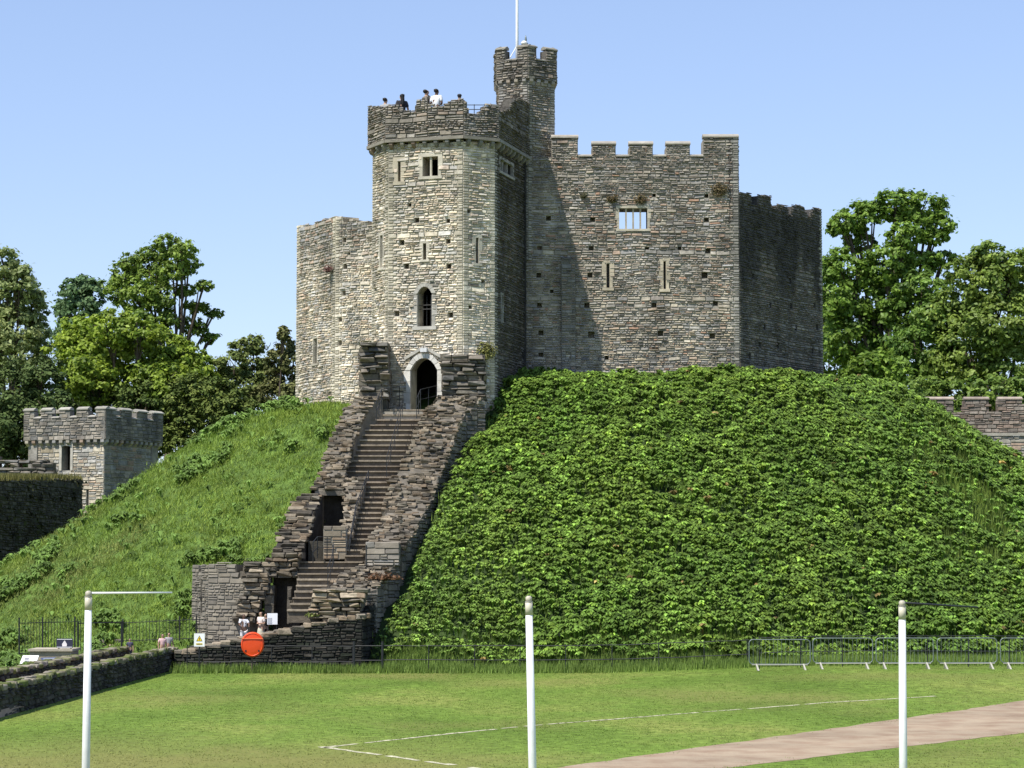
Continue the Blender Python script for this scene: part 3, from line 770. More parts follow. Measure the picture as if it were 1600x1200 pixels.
# stones: the largest 300 singly, the rest together
flat = [(st, p) for sts, p in allst for st in sts]
order = sorted(range(len(flat)), key=lambda i: -flat[i][0][2])
bigset = set(order[:300])
rest = {}
for i, (st, p) in enumerate(flat):
    if i in bigset:
        c = sum((Vector(v) for v in st[0]), Vector()) / len(st[0]); MB().add(st[0], ST_F, st[1]).build('stone', M['stone'], p, at=c)
    else: rest.setdefault(p.name, (p, MB()))[1].add(st[0], ST_F, st[1])
for p, m in rest.values(): m.build('stone_facing', M['stone'], p, kind='stuff')

# flagpole, turret fitting, rail, people's roof
fp = thing('flagpole', 'tall white flagpole rising from the stair turret', 'flagpole', (X(808, 122.4), 122.4, hz1 + .4))
m = MB().tube([(fp.location.x, 122.4, hz1 + .4), (fp.location.x, 122.4, Z(60, 122.4)), (fp.location.x, 122.4, Z(-160, 122.4))], [.085, .08, .05], 12); m.build('pole', M['white'], fp, smooth=True)
MB().lathe((fp.location.x, 122.4, Z(-160, 122.4)), [(.02, 0), (.1, .06), (.1, .14), (.02, .2)], 10).build('finial', M['white'], fp, smooth=True)
MB().tube([P(807, 73, 122.2), P(800, 85, 121.6), P(797, 90, 121.4)], .03, 6).build('stay', M['white'], fp)
bl = thing('beacon_light', 'small white beacon lamp with a grey spike on the turret battlement', 'lamp', P(820, 72, 121.2))
bx_, by_, bz_ = bl.location
MB().lathe((bx_, by_, bz_ - .02), [(.13, 0), (.13, .06), (.06, .08)], 10).build('base', M['black_metal'], bl)
MB().lathe((bx_ - .03, by_, bz_ + .05), [(.06, 0), (.17, .07), (.18, .13), (.1, .22), (.02, .24)], 12).build('globe', M['white'], bl, smooth=True)
MB().lathe((bx_ + .05, by_, bz_ + .25), [(.05, 0), (.06, .1), (.045, .22), (.01, .34)], 8).build('spike', M['galv'], bl, smooth=True)
for sg in (-1, 1): MB().box(bx_ + sg * .15 - .03, bx_ + sg * .15 + .03, by_ - .04, by_ + .04, bz_, bz_ + .14).build('bracket', M['black_metal'], bl)
rl = thing('roof_railing', 'short dark safety rail in the gap of the tower parapet', 'railing', P(742, 178, 117.2))
for py in (164, 171): MB().tube([P(726, py, 117.2), P(760, py, 117.2)], .022, 6).build('rail', M['black_metal'], rl)
for px in (728, 741, 757): MB().tube([P(px, 163, 117.2), P(px, 182, 117.2)], .022, 6).build('post', M['black_metal'], rl)

# ------------------------------------------------------------------ stairway and ruined barbican
def SY(py): return interp([(600, 114.2), (620, 113.8), (650, 113), (740, 110), (800, 107.5), (880, 103), (930, 100.2), (965, 98.2), (1000, 96.5)], py)[0]
def stone_bits(root, bits, limit=300, mt=None, rest='rubble'):   # bits: (centre, sx, sy, sz, col, yaw)
    mt = mt or M['stone']
    bits = sorted(bits, key=lambda b: -b[1] * b[3])
    for b in bits[:limit]:
        MB().rock(*b[:5], ch=.17, jit=.09, yaw=b[5]).build('stone', mt, root, at=b[0])
    if bits[limit:]:
        m = MB()
        for b in bits[limit:]: m.chunk(*b[:5], yaw=b[5])
        m.build(rest, mt, root, kind='stuff')
def terrace(st, pal=PAL_RUIN, rise=.1, wl=(.14, .48), seed=0, k=1.0):
    """sloping wall head: courses of flat stones stepping up the slope between the left and right edges st = [(py, pxl, pxr)]"""
    bits = []; py = st[-1][0]; y0 = st[0][0]
    while py > y0:
        Y = SY(py); xl, xr = interp(st, py); z = Z(py, Y); a = X(xl, Y, py); b = X(xr, Y, py)
        # next course higher up
        q = py
        while q > y0 and Z(q, SY(q)) - z < rise: q -= 1
        Yn = SY(q); dep = Yn - Y + .35; h = Z(q, Yn) - z
        x = a + R.uniform(-.12, .06)
        while x < b - .05:
            w = min(R.uniform(*wl), b - x + R.uniform(0, .08))
            hh = h * R.uniform(.6, 1.3)
            if R.random() > .07: bits.append((Vector((x + w / 2, Y + dep / 2 + R.uniform(-.16, .12), z + hh / 2 - .02 + R.uniform(-.04, .04))), w * 1.04, dep * R.uniform(.9, 1.1), hh, pick(pal, k), R.uniform(-.16, .16)))
            x += w
        py = q if q < py else py - 1
    return bits
def skirt(st, mb, zfun, col=(.17, .15, .122), slab=None):       # solid body under a terrace
    pts = []
    ys = [s[0] for s in st]
    for py, xl, xr in st:
        Y = SY(py) + .03; z = Z(py, Y) - .03; pts.append((X(xl, Y, py) + .06, X(xr, Y, py) - .06, Y, z))
    vs = []
    for a, b, Y, z in pts:
        zl = zfun if slab is None else z - slab
        vs += [(a, Y, z), (b, Y, z), (b, Y, zl), (a, Y, zl)]
    fs = []
    for i in range(len(pts) - 1):
        p, q = i * 4, i * 4 + 4
        for k in range(4): fs.append((p + k, p + (k + 1) % 4, q + (k + 1) % 4, q + k))
    fs.append((0, 3, 2, 1)); e = (len(pts) - 1) * 4; fs.append((e, e + 1, e + 2, e + 3))
    mb.add(vs, fs, col)
def side_stones(st, right=True, pal=PAL_DARK, zlow=None, k=.9):
    """rubble facing on the outer side of a sloping wall"""
    out = []
    for s0, s1 in zip(st, st[1:]):
        pa, pb = (s1, s0) if right else (s0, s1)
        i = 2 if right else 1
        A = Vector((X(pa[i], SY(pa[0]), pa[0]), SY(pa[0]))); B = Vector((X(pb[i], SY(pb[0]), pb[0]), SY(pb[0])))
        za, zb = Z(pa[0], A.y), Z(pb[0], B.y)
        w = Wall(A, B, min(za, zb) - 4, 0, .3); w.top = (lambda u, za=za, zb=zb, W_=w.W: lerp(za, zb, u / W_))
        out += w.stones(lambda u, z: pick(pal, k), hr=(.16, .3), ragged=.1, zmin=max(0, min(za, zb) - 4))
    return out
RWst = [(618, 686, 759), (630, 678, 746), (646, 661, 729), (662, 655, 721), (698, 642, 705), (730, 627, 694), (754, 608, 684), (785, 603, 674), (816, 598, 656), (838, 578, 644), (850, 570, 634), (866, 568, 630)]
RW2 = [(880, 566, 625), (892, 545, 606), (902, 527, 600), (920, 510, 590), (926, 488, 572)]
rw = thing('ruined_stair_wall', 'broad broken stone wall climbing the right side of the stairs', 'wall', (X(640, 103), 103, 2.5))
b_ = terrace(RWst) + terrace(RW2, k=1.1)
stone_bits(rw, b_, 300)
m = MB(); skirt(RWst, m, 1.0); skirt(RW2, m, .3); m.build('wall_core', M['mortar'], rw)
m = MB()
for vs, col, ar in side_stones(RWst) + side_stones(RW2): m.add(vs, ST_F, col)
m.build('side_facing', M['stone'], rw, kind='stuff')
# flat-faced block where the lower flight starts
def block(root, x0, x1, y0, y1, Y, dep, pal, k=1.0, hr=(.2, .32), label=None, core=(.2, .18, .15), prot=.02, name='masonry_block'):
    A = Vector((X(x0, Y, y1), Y)); B = Vector((X(x1, Y, y1), Y)); w = Wall(A, B, Z(y1, Y), Z(y0, Y) + .1, dep)
    m = MB(); w.core(m, d1=dep * .5, col=core); p = m.build(name, M['mortar'], root, label=label)
    sts = w.stones(lambda u, z: pick(pal, k), hr=hr, prot=prot, warp=.01, ragged=.03)
    stone_objs(sts, p, M['dressed'], 60); return p
block(rw, 571, 624, 850, 884, 102.7, 1.6, PAL_DARK, 1.25, label='smooth grey block beside the stairs')
# lower terrace face and the low wall running out to the left
def stack(root, x0, x1, y0, y1, Y, dep, pal=PAL_RUIN, k=1.0, hr=(.12, .26), wl=(.25, .8), rag=.12, topf=None, leftf=None, rightf=None, limit=300, core=True, mt=None):
    """pile of flat rubble courses facing the camera"""
    bits = []; z = Z(y1, Y); zt = Z(y0, Y); cm = MB()
    while z < zt:
        h = R.uniform(*hr); py = lerp(y1, y0, (z + h / 2 - Z(y1, Y)) / (zt - Z(y1, Y)))
        a = X(leftf(py) if leftf else x0, Y, py); b = X(rightf(py) if rightf else x1, Y, py)
        x = a + R.uniform(-rag, rag)
        while x < b - .04:
            w = min(R.uniform(*wl), b - x + R.uniform(-.04, rag))
            if w < .08: break
            ok = topf is None or (z + h / 2) < Z(topf(800 + (x + w / 2) / Y * F), Y)
            if ok: bits.append((Vector((x + w / 2, Y + dep / 2 + R.uniform(-.16, .05), z + h / 2)), w * .97, dep * R.uniform(.92, 1.08), h * R.uniform(.74, .95), pick(pal, k), R.uniform(-.06, .06)))
            if ok and core: cm.box(x - .02, x + w + .02, Y + .07, Y + dep - .1, z - .02, z + h + .01, (.15, .132, .105))
            x += w
        z += h
    stone_bits(root, bits, limit)
    if core and cm.v: cm.build('mortar_bed', M['mortar'], root)
    return bits
stack(rw, 484, 558, 921, 966, 98.3, 1.5, k=1.15, leftf=lambda p: 486 + (p - 921) * -.1, rightf=lambda p: 574 - (p - 921) * .32)
m = MB()
for s0 in ((558, 921, 966),): pass
LWst = [(955, 520, 562), (962, 480, 562), (968, 456, 556), (976, 430, 540), (988, 398, 480), (997, 372, 420)]
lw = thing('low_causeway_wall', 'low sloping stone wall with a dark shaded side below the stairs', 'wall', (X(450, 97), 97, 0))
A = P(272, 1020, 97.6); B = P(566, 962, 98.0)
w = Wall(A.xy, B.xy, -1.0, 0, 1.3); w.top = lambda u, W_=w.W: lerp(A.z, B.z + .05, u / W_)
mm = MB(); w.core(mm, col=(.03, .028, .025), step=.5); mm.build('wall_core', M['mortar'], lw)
sts = w.stones(lambda u, z: pick([(.04, .04, .034), (.03, .03, .026), (.05, .046, .038), (.024, .028, .02)]), hr=(.09, .19), prot=.03);  # near-black stone colours hold the shade of this side
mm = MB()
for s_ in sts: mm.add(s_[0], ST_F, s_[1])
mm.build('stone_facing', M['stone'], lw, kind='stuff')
bits = []
for row in range(3):
    u = 0
    while u < w.W:
        ww = R.uniform(.3, .7); bits.append((w.pt(u + ww / 2, w.top(u) + .0 + R.uniform(-.04, .05), -.2 - row * .42), ww, .44, R.uniform(.14, .26), pick(PAL_RUIN, 1.1), R.uniform(-.1, .1) + .1)); u += ww
stone_bits(lw, bits)
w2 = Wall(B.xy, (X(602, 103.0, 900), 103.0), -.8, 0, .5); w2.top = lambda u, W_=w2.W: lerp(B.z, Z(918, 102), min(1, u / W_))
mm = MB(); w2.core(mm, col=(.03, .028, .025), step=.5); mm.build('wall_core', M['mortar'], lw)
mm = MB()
for s_ in w2.stones(lambda u, z: pick([(.04, .04, .034), (.03, .03, .026), (.05, .046, .038)]), hr=(.16, .3)): mm.add(s_[0], ST_F, s_[1])  # return wall coloured with the same painted-in shade
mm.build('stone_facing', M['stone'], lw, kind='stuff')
# left wall
LWa = [(618, 562, 600), (640, 537, 575), (667, 527, 562), (690, 514, 554), (717, 506, 546), (748, 498, 540), (766, 484, 536)]
LWb = [(772, 478, 506), (784, 456, 500), (803, 449, 491), (828, 440, 486), (845, 432, 478), (862, 425, 472)]
lf = thing('ruined_stair_wall', 'narrow broken stone wall climbing the left side of the stairs', 'wall', (X(500, 106), 106, 3))
stone_bits(lf, terrace(LWa) + terrace(LWb, rise=.14, wl=(.2, .75)), 300)
LWu = [s_ for s_ in LWa if s_[0] <= 700]; LWv = [s_ for s_ in LWa if s_[0] >= 690]
m = MB(); skirt(LWu, m, 2.0); skirt(LWv, m, 0, slab=.22); skirt([(p, a, a + 10) for p, a, b in LWv], m, 2.0); skirt(LWb, m, .5, (.05, .045, .04)); m.build('wall_core', M['mortar'], lf)  # lower core coloured near black to stand for shade in the void
mw = thing('ruined_inner_wall', 'thin brown inner wall sloping down between the stairs and the dark pit', 'wall', (X(550, 107), 107, 4))
MWst = [(746, 541, 574), (757, 537, 571), (775, 536, 565), (800, 536, 558), (826, 534, 551), (840, 530, 549)]
stone_bits(mw, terrace(MWst, pal=PAL_RUIN, rise=.13, wl=(.15, .45), k=1.12), 300)
m = MB(); skirt(MWst, m, 2.5, (.22, .19, .15)); m.build('wall_core', M['mortar'], mw)
MB().box(X(494, 110), X(546, 110), 109.8, 110.0, 2, Z(752, 110), (.05, .045, .04)).build('pit_wall', M['mortar'], mw)  # added back panel, near black so the pit reads as deep shade
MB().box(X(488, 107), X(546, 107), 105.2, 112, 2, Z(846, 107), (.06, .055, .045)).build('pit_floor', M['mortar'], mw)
block(mw, 505, 541, 825, 874, SY(852), .8, PAL_RUIN, 1.1, label='pale plastered end of the inner wall', core=(.27, .25, .21))
# piers flanking the door
pr = thing('broken_pier', 'dark pier of jutting stone courses left of the doorway', 'pier', (X(585, 113.8), 113.8, 12.3), 'broken piers beside the door')
stack(pr, 562, 606, 541, 622, 113.9, 2.6, PAL_DARK, .8, hr=(.14, .34), wl=(.3, 1.0), rag=.1)
MB().box(X(565, 114.2), X(604, 114.2), 114.25, 117.0, 11, Z(546, 114.2), (.1, .095, .085)).build('pier_core', M['mortar'], pr)
pr2 = thing('broken_pier', 'wide dark pier of jutting stone courses right of the doorway', 'pier', (X(722, 114.2), 114.2, 12.3), 'broken piers beside the door')
stack(pr2, 690, 757, 563, 624, 114.0, 1.6, PAL_DARK, .85, hr=(.14, .32), wl=(.3, 1.1), rag=.08)
MB().box(X(693, 114.2), X(754, 114.2), 114.3, 115.6, 11, Z(568, 114.2), (.1, .095, .085)).build('pier_core', M['mortar'], pr2)
# the steps
sw = thing('stone_stairway', 'long flight of worn brown steps up to the keep door', 'stairs', (X(570, 107), 107, 4))
STst = [(640, 600, 668), (648, 586, 660), (660, 574, 657), (680, 562, 650), (700, 553, 643), (720, 546, 636), (744, 538, 618)]
STs2 = [(745, 571, 613), (770, 563, 607), (800, 553, 605), (830, 547, 588), (850, 542, 573), (876, 540, 570)]
STs3 = [(877, 470, 568), (890, 468, 552), (905, 466, 534), (920, 464, 522), (940, 458, 500), (962, 448, 492)]
SYw = SY
def flight(st, n):
    SY = lambda py: SYw(py) + 1.1
    za = Z(st[-1][0], SY(st[-1][0])); zb = Z(st[0][0], SY(st[0][0])); py = st[-1][0]
    lev = [za + (zb - za) * i / n for i in range(n + 1)]
    pys = []
    for z in lev:
        lo, hi = st[0][0], st[-1][0]
        for _ in range(40):
            mid = (lo + hi) / 2
            if Z(mid, SY(mid)) > z: lo = mid
            else: hi = mid
        pys.append(lo)
    for i in range(n):
        p0, p1 = pys[i], pys[i + 1]; Y0, Y1 = SY(p0), SY(p1); xl, xr = interp(st, (p0 + p1) / 2)
        a, b = X(xl, Y0, p0) - .05, X(xr, Y0, p0) + .12; z = lev[i + 1]; h = lev[i + 1] - lev[i]
        c = pick([(.28, .23, .17), (.24, .195, .148), (.31, .26, .195)], 1.0)
        st_ = MB(); st_.box(a, b, Y0 - .03, Y1 + .25, z - .07, z + R.uniform(-.015, .015), c); o = st_.build('step', M['tread'], sw, at=((a + b) / 2, Y0, z))
        MB().box(a, b, Y0 + .06, Y1 + .2, z - h - .3, z - .068, tuple(v * .42 for v in c)).build('riser', M['tread'], o)
flight(STst, 13); flight(STs2, 16); flight(STs3, 9)
ld = MB().prism([(X(584, 114), 113.95), (X(664, 114), 113.95), (X(690, 115), 116.2), (X(600, 116.6), 117.5)], 11.2, Z(640, 114.0) - .1, (.34, .31, .26)); ld.build('landing', M['dressed'], sw)
m = MB().box(X(470, 100), X(560, 104), 104.15, 105.8, .3, Z(879, 104.1) - .06, (.2, .17, .135)); m.build('lower_landing', M['dressed'], sw)
# floor of the pit and lower court
ct = MB().box(X(306, 99.4), X(480, 98), 99.4, 106, -.3, .95, (.2, .18, .145)); ct.build('courtyard_paving', M['dressed'], kind='structure', label='stone court at the foot of the stairs')

# ruined gatehouse with the cross-shaped arrow slit
gh = thing('ruined_gatehouse', 'low ruined gatehouse tower with a cross-shaped arrow slit', 'ruin', (X(360, 103.5), 103.5, 1))
ga, gb, gc = Vector((X(302, 106), 106)), Vector((X(327, 104.2), 104.2)), Vector((X(392, 103.2), 103.2))
w1 = Wall(ga, gb, .5, Z(880, 105), .7); w2_ = Wall(gb, gc, .5, 0, .7)
gtop = sorted(w2_.uv(*p) for p in [(327, 878), (360, 878), (366, 886), (374, 900), (384, 912), (392, 925)]); w2_.top = lambda u: interp(gtop, u)[0]
tone_g = lambda u, z: pick([(.27, .24, .19), (.24, .215, .175), (.255, .23, .19), (.21, .19, .16)], .8)
ocr = w1.opening(313.2, 315.4, 905, 958); w1.holes([(309, 940, .6), (320, 940, .6), (308, 953, .7), (321, 953, .7)])
w1.holes([(312, 888, 1.3)])
for ww in (w1, w2_):
    m = MB(); ww.core(m, col=(.2, .18, .15)); p = m.build('drum_wall', M['mortar'], gh)
    stone_objs(ww.stones(tone_g, hr=(.12, .24), ar=(1.4, 3), prot=.012, warp=.01, gap=.007), p, M['dressed'], 90)
cr = MB(); uu, zz = w1.uv(314.3, 934); cr.add([w1.pt(uu - .16, zz - .04, .03), w1.pt(uu + .16, zz - .04, .03), w1.pt(uu + .16, zz + .04, .03), w1.pt(uu - .16, zz + .04, .03)], [(0, 1, 2, 3)], (.03, .03, .03)); cr.build('slit_cross_bar', M['mortar'], gh)
for a, b in (((ga), Vector((X(318, 109), 109))),): pass
m = MB(); Wall(Vector((X(345, 108.5), 108.5)), ga, .5, Z(879, 106), .7).core(m, col=(.26, .24, .2)); m.build('drum_wall', M['mortar'], gh)
m = MB(); Wall(Vector((X(418, 107), 107)), Vector((X(345, 108.5), 108.5)), .5, Z(884, 107), .7).core(m, col=(.2, .18, .16)); m.build('drum_wall', M['mortar'], gh)
stack(gh, 362, 418, 893, 972, 102.8, 1.2, k=1.05, hr=(.12, .26), wl=(.25, .8), rag=.15, leftf=lambda p: 386 - (p - 893) * .28, rightf=lambda p: 417 if p < 922 else 416 - (p - 922) * .42)
stack(gh, 376, 470, 868, 902, 103.0, 1.7, k=.95, hr=(.13, .28), wl=(.25, .8), rag=.2, leftf=lambda p: 420 if p < 876 else 376, rightf=lambda p: 468 - (p - 868) * .2)
stack(gh, 414, 427, 919, 974, 103.0, 1.4, k=1.1, hr=(.35, .6), wl=(.6, .9), rag=.03)
stack(gh, 449, 456, 925, 974, 102.2, .5, k=1.15, hr=(.4, .7), wl=(.3, .5), rag=.02)
m = MB().box(X(385, 108.5), X(475, 108.5), 108.0, 108.8, .5, Z(872, 108), (.1, .09, .08)); m.build('rear_wall', M['mortar'], gh)

# handrails
def rail_thing(name, label, pts, hgt, posts, r=.022, group=None):
    root = thing(name, label, 'handrail', pts[0], group)
    top = [Vector(p) + Vector((0, 0, hgt)) for p in pts]
    MB().tube([pts[0]] + top + [pts[-1]], r, 6).build('rail', M['black_metal'], root)
    mid = [Vector(p) + Vector((0, 0, hgt * .5)) for p in pts]; MB().tube(mid, r * .8, 6).build('rail', M['black_metal'], root)
    for i in range(1, posts):
        t = i / posts; n = len(pts) - 1; k = min(int(t * n), n - 1); q = Vector(pts[k]).lerp(Vector(pts[k + 1]), t * n - k)
        MB().tube([q, q + Vector((0, 0, hgt))], r, 6).build('post', M['black_metal'], root)
    return root
rail_thing('handrail', 'thin black handrail left of the doorway at the top of the stairs', [P(588, 658, SY(656)), P(596, 640, 113.2), P(624, 635, 114.4)], 1.0, 4)
rail_thing('handrail', 'thin black handrail in front of the right side of the doorway', [P(651, 654, 112.9), P(657, 640, 113.6), P(682, 634, 114.6)], 1.0, 4)
rail_thing('handrail', 'long black handrail along the inner wall beside the narrow steps', [P(546, 862, SY(858)), P(556, 806, SY(806)), P(576, 752, SY(752))], .5, 6)
rail_thing('handrail', 'black handrail running up the middle of the upper steps', [P(604, 746, SY(745)), P(620, 690, SY(690)), P(629, 652, SY(652))], .95, 5, .016)
rail_thing('handrail', 'black handrail at the dark pit by the lower landing', [P(489, 880, SY(876)), P(496, 872, SY(872)), P(511, 872, SY(872))], .95, 2)
rail_thing('handrail', 'black handrail standing on the lowest lit steps', [P(512, 920, SY(918)), P(519, 900, SY(898)), P(521, 882, SY(880))], .95, 3, .016)
rail_thing('handrail', 'short black rail beside the smooth grey block', [P(572, 884, SY(884) - .1), P(573, 880, SY(880))], .9, 1)

# ------------------------------------------------------------------ causeway walls and the things around the foot of the mound
def low_wall(name, label, A, B, z0, zt, thick, pal, k, cap_pal, n_single=120, group=None):
    root = thing(name, label, 'wall', ((A[0] + B[0]) / 2, (A[1] + B[1]) / 2, z0), group)
    w = Wall(A, B, z0 - .6, zt, thick); m = MB(); w.core(m, col=(.06, .055, .045), step=2); m.build('wall_core', M['mortar'], root)
    stone_objs(w.stones(lambda u, z: pick(pal, k), hr=(.1, .2), prot=.05), root, M['stone'], n_single)
    bits = []
    for row in range(2):
        u = 0
        while u < w.W:
            ww = R.uniform(.25, .6); bits.append((w.pt(u + ww / 2, zt + R.uniform(-.07, .02), -thick * (.25 + .5 * row)), ww, thick * .54, R.uniform(.12, .2), pick(cap_pal), R.uniform(-.12, .12) + math.atan2(w.u.y, w.u.x))); u += ww
    stone_bits(root, bits, 140); return w
MOSS = [(.13, .15, .05), (.2, .18, .12), (.17, .17, .08), (.26, .23, .18), (.12, .14, .045)]
WALLD = [(.07, .065, .052), (.055, .053, .045), (.085, .078, .064), (.045, .05, .03)]  # shade of the right-facing sides is put into these dark stones
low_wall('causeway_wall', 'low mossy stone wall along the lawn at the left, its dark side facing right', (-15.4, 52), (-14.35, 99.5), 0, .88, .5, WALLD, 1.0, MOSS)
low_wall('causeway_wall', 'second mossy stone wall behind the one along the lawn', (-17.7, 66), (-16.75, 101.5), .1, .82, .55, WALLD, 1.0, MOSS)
MB().box(-16.9, -15.0, 52, 104, -.3, .22, (.36, .27, .22)).build('causeway_path', M['dressed'], kind='structure', label='pinkish path between the two low walls')
# low rubble wall behind the railing
rb = thing('rubble_wall', 'low heap of pale rubble behind the black railings', 'wall', (X(230, 106), 106, .2))
stack(rb, 150, 312, 983, 1022, 106, .8, k=1.2, hr=(.16, .3), wl=(.3, .8), rag=.1, topf=lambda px: lerp(1004, 982, (px - 150) / 160) + 3 * math.sin(px * .3))
# plinth, plaque and reading desks
pt = thing('stone_plinth', 'low tan stone plinth under the dark plaque', 'plinth', (X(88, 95), 95, 0))
x0, x1 = X(55, 95), X(119, 95)
MB().box(x0, x1, 94.6, 96.2, -.2, Z(1017, 95), (.36, .30, .22)).build('plinth_body', M['dressed'], pt)
MB().box(x0 - .06, x1 + .06, 94.5, 96.3, Z(1017, 95), Z(1013.5, 95), (.42, .37, .29)).build('plinth_top', M['dressed'], pt)
pq = thing('wall_plaque', 'dark blue plaque with a pale tree emblem on a stone plinth', 'plaque', (X(101, 95), 94.9, Z(1012, 95)))
c = P(101, 1005, 94.9)
MB().box(c.x - .33, c.x + .33, 94.88, 94.94, c.z - .19, c.z + .19, (.03, .03, .06)).build('board', M['sign'], pq)
MB().add([(c.x - .09, 94.87, c.z - .13), (c.x + .09, 94.87, c.z - .13), (c.x + .1, 94.87, c.z - .03), (c.x, 94.87, c.z + .12), (c.x - .1, 94.87, c.z - .03)], [(0, 1, 2, 3, 4)], (.75, .7, .7)).build('emblem', M['sign'], pq)
for zz in (-.16, .155): MB().box(c.x - .31, c.x + .31, 94.865, 94.88, c.z + zz - .012, c.z + zz + .012, (.7, .7, .72)).build('border', M['sign'], pq)
for sx in (-.25, .25): MB().box(c.x + sx - .03, c.x + sx + .03, 94.94, 95.0, Z(1013, 95) - .02, c.z).build('leg', M['black_metal'], pq)
def lectern(label, px, py, Y, w, col, yaw, panelcol):
    c = P(px, py, Y); root = thing('reading_desk', label, 'information board', (c.x, c.y, G(c.x, c.y)))
    rot = Matrix.Rotation(yaw, 3, 'Z') @ Matrix.Rotation(math.radians(38), 3, 'X')
    def pl(x, y, z): return c + rot @ Vector((x, y, z))
    def sl(nm, a, b, p, q, lo, hi, cl): MB().add([pl(x, y, z) for z in (lo, hi) for x, y in ((a, p), (b, p), (b, q), (a, q))], [(0, 3, 2, 1), (4, 5, 6, 7), (0, 1, 5, 4), (1, 2, 6, 5), (2, 3, 7, 6), (3, 0, 4, 7)], cl).build(nm, M['sign'], root)
    sl('panel', -w / 2, w / 2, -.25, .25, -.02, .02, col)
    for a, b, p, q, cl in panelcol: sl('print', a, b, p, q, .021, .026, cl)
    for sx in (-.28, .28):
        q = pl(sx * w, 0, -.02); MB().tube([q, (q.x, q.y + .1, 0)], .03, 8).build('leg', M['black_metal'], root)
    return root
lectern('sloping white information board with dark print beside the mossy wall', 46, 1031, 93.0, .66, (.82, .82, .8), -.1, [(-.2, -.02, -.02, .08, (.15, .15, .17)), (-.18, .02, -.14, -.06, (.2, .2, .22)), (.06, .25, -.12, .1, (.75, .62, .64))])
lectern('dark sloping information board seen from its edge beside the white one', 80, 1034, 91.5, .75, (.1, .12, .2), .9, [(-.3, .3, -.2, .2, (.3, .32, .38))])
# black railings with upright bars
def railings(label, x0, x1, Y0, Y1, yt, yb, step_px, posts, name='railings'):
    root = thing(name, label, 'railing', (X((x0 + x1) / 2, (Y0 + Y1) / 2), (Y0 + Y1) / 2, 0))
    n = int((x1 - x0) / step_px)
    YY = lambda px: lerp(Y0, Y1, (px - x0) / (x1 - x0))
    for i in range(n + 1):
        px = x0 + (x1 - x0) * i / n; Y = YY(px); t = (px - x0) / (x1 - x0)
        yt_ = lerp(yt[0], yt[1], t); yb_ = lerp(yb[0], yb[1], t)
        big = any(abs(px - p) < step_px * .5 for p in posts)
        MB().tube([P(px, yb_, Y), P(px, yt_ - (3 if big else 0), Y)], .035 if big else .013, 6).build('post' if big else 'bar', M['black_metal'], root)
    for f in (.1, .92):
        MB().tube([P(px, lerp(lerp(yt[0], yt[1], t), lerp(yb[0], yb[1], t), f), YY(px)) for px, t in ((x0, 0), (x1, 1))], .018, 6).build('rail', M['black_metal'], root)
    return root
railings('tall black railings left of the white pole, behind the plinth', 30, 126, 99, 100.5, (968, 966), (1026, 1018), 4.4, (30, 67, 117))
railings('black railings between the white pole and the warning sign', 192, 312, 103.2, 104.0, (970, 964), (1004, 1000), 5.2, (192, 282, 306))
gt = thing('railing_gate', 'open black gate frame in the railings beside the white pole', 'gate', (X(165, 102), 102, .2))
MB().tube([P(122, 974, 101), P(192, 972, 103)], .025, 6).build('top_rail', M['black_metal'], gt)
for px, Y in ((122, 101), (190, 103)): MB().tube([P(px, 971, Y), P(px, 1010, Y)], .04, 6).build('post', M['black_metal'], gt)

# estate fence along the foot of the mound
YF = 96.4
def fence(label, px0, px1, Y, step, h, rails, r=.018, Yb=None):
    x0, x1 = X(px0, Y), X(px1, Y); n = max(1, round((x1 - x0) / step))
    root = thing('metal_fence', label, 'fence', ((x0 + x1) / 2, Y, G((x0 + x1) / 2, Y)), 'black estate fence at the foot of the mound')
    for i in range(n + 1):
        x = lerp(x0, x1, i / n) + R.uniform(-.08, .08); g = G(x, Y); ti = R.uniform(-.02, .02)
        MB().tube([(x, Y, g - .15), (x + ti, Y, g + h + R.uniform(-.03, .03))], .022, 6).build('post', M['black_metal'], root)
    for f in rails:
        MB().tube([(lerp(x0, x1, i / 24), Y - .02, G(lerp(x0, x1, i / 24), Y) + h * f + R.uniform(-.012, .012)) for i in range(25)], r, 6).build('rail', M['black_metal'], root)
    return root
fence('black two-rail metal fence in front of the dark low wall', 298, 553, YF, 1.75, 1.12, (.4, .97))
fence('long black two-rail metal fence between the gate posts and the grey barriers', 600, 1168, YF, 1.8, 1.15, (.45, .96), .02)
fence('black metal fence behind the grey crowd barriers', 1183, 1640, YF - 2.0, 1.75, 1.28, (.5, .98))
gt = thing('field_gate', 'narrow black metal gate in the fence below the stairs', 'gate', (X(577, YF), YF, 0))
for px in (555, 599): MB().tube([(X(px, YF), YF - .04, -.1), (X(px, YF), YF - .04, 1.28)], .05, 8).build('post', M['black_metal'], gt)
for h in (.12, .5, 1.1): MB().tube([(X(556, YF), YF - .05, h), (X(598, YF), YF - .05, h)], .022, 6).build('rail', M['black_metal'], gt)
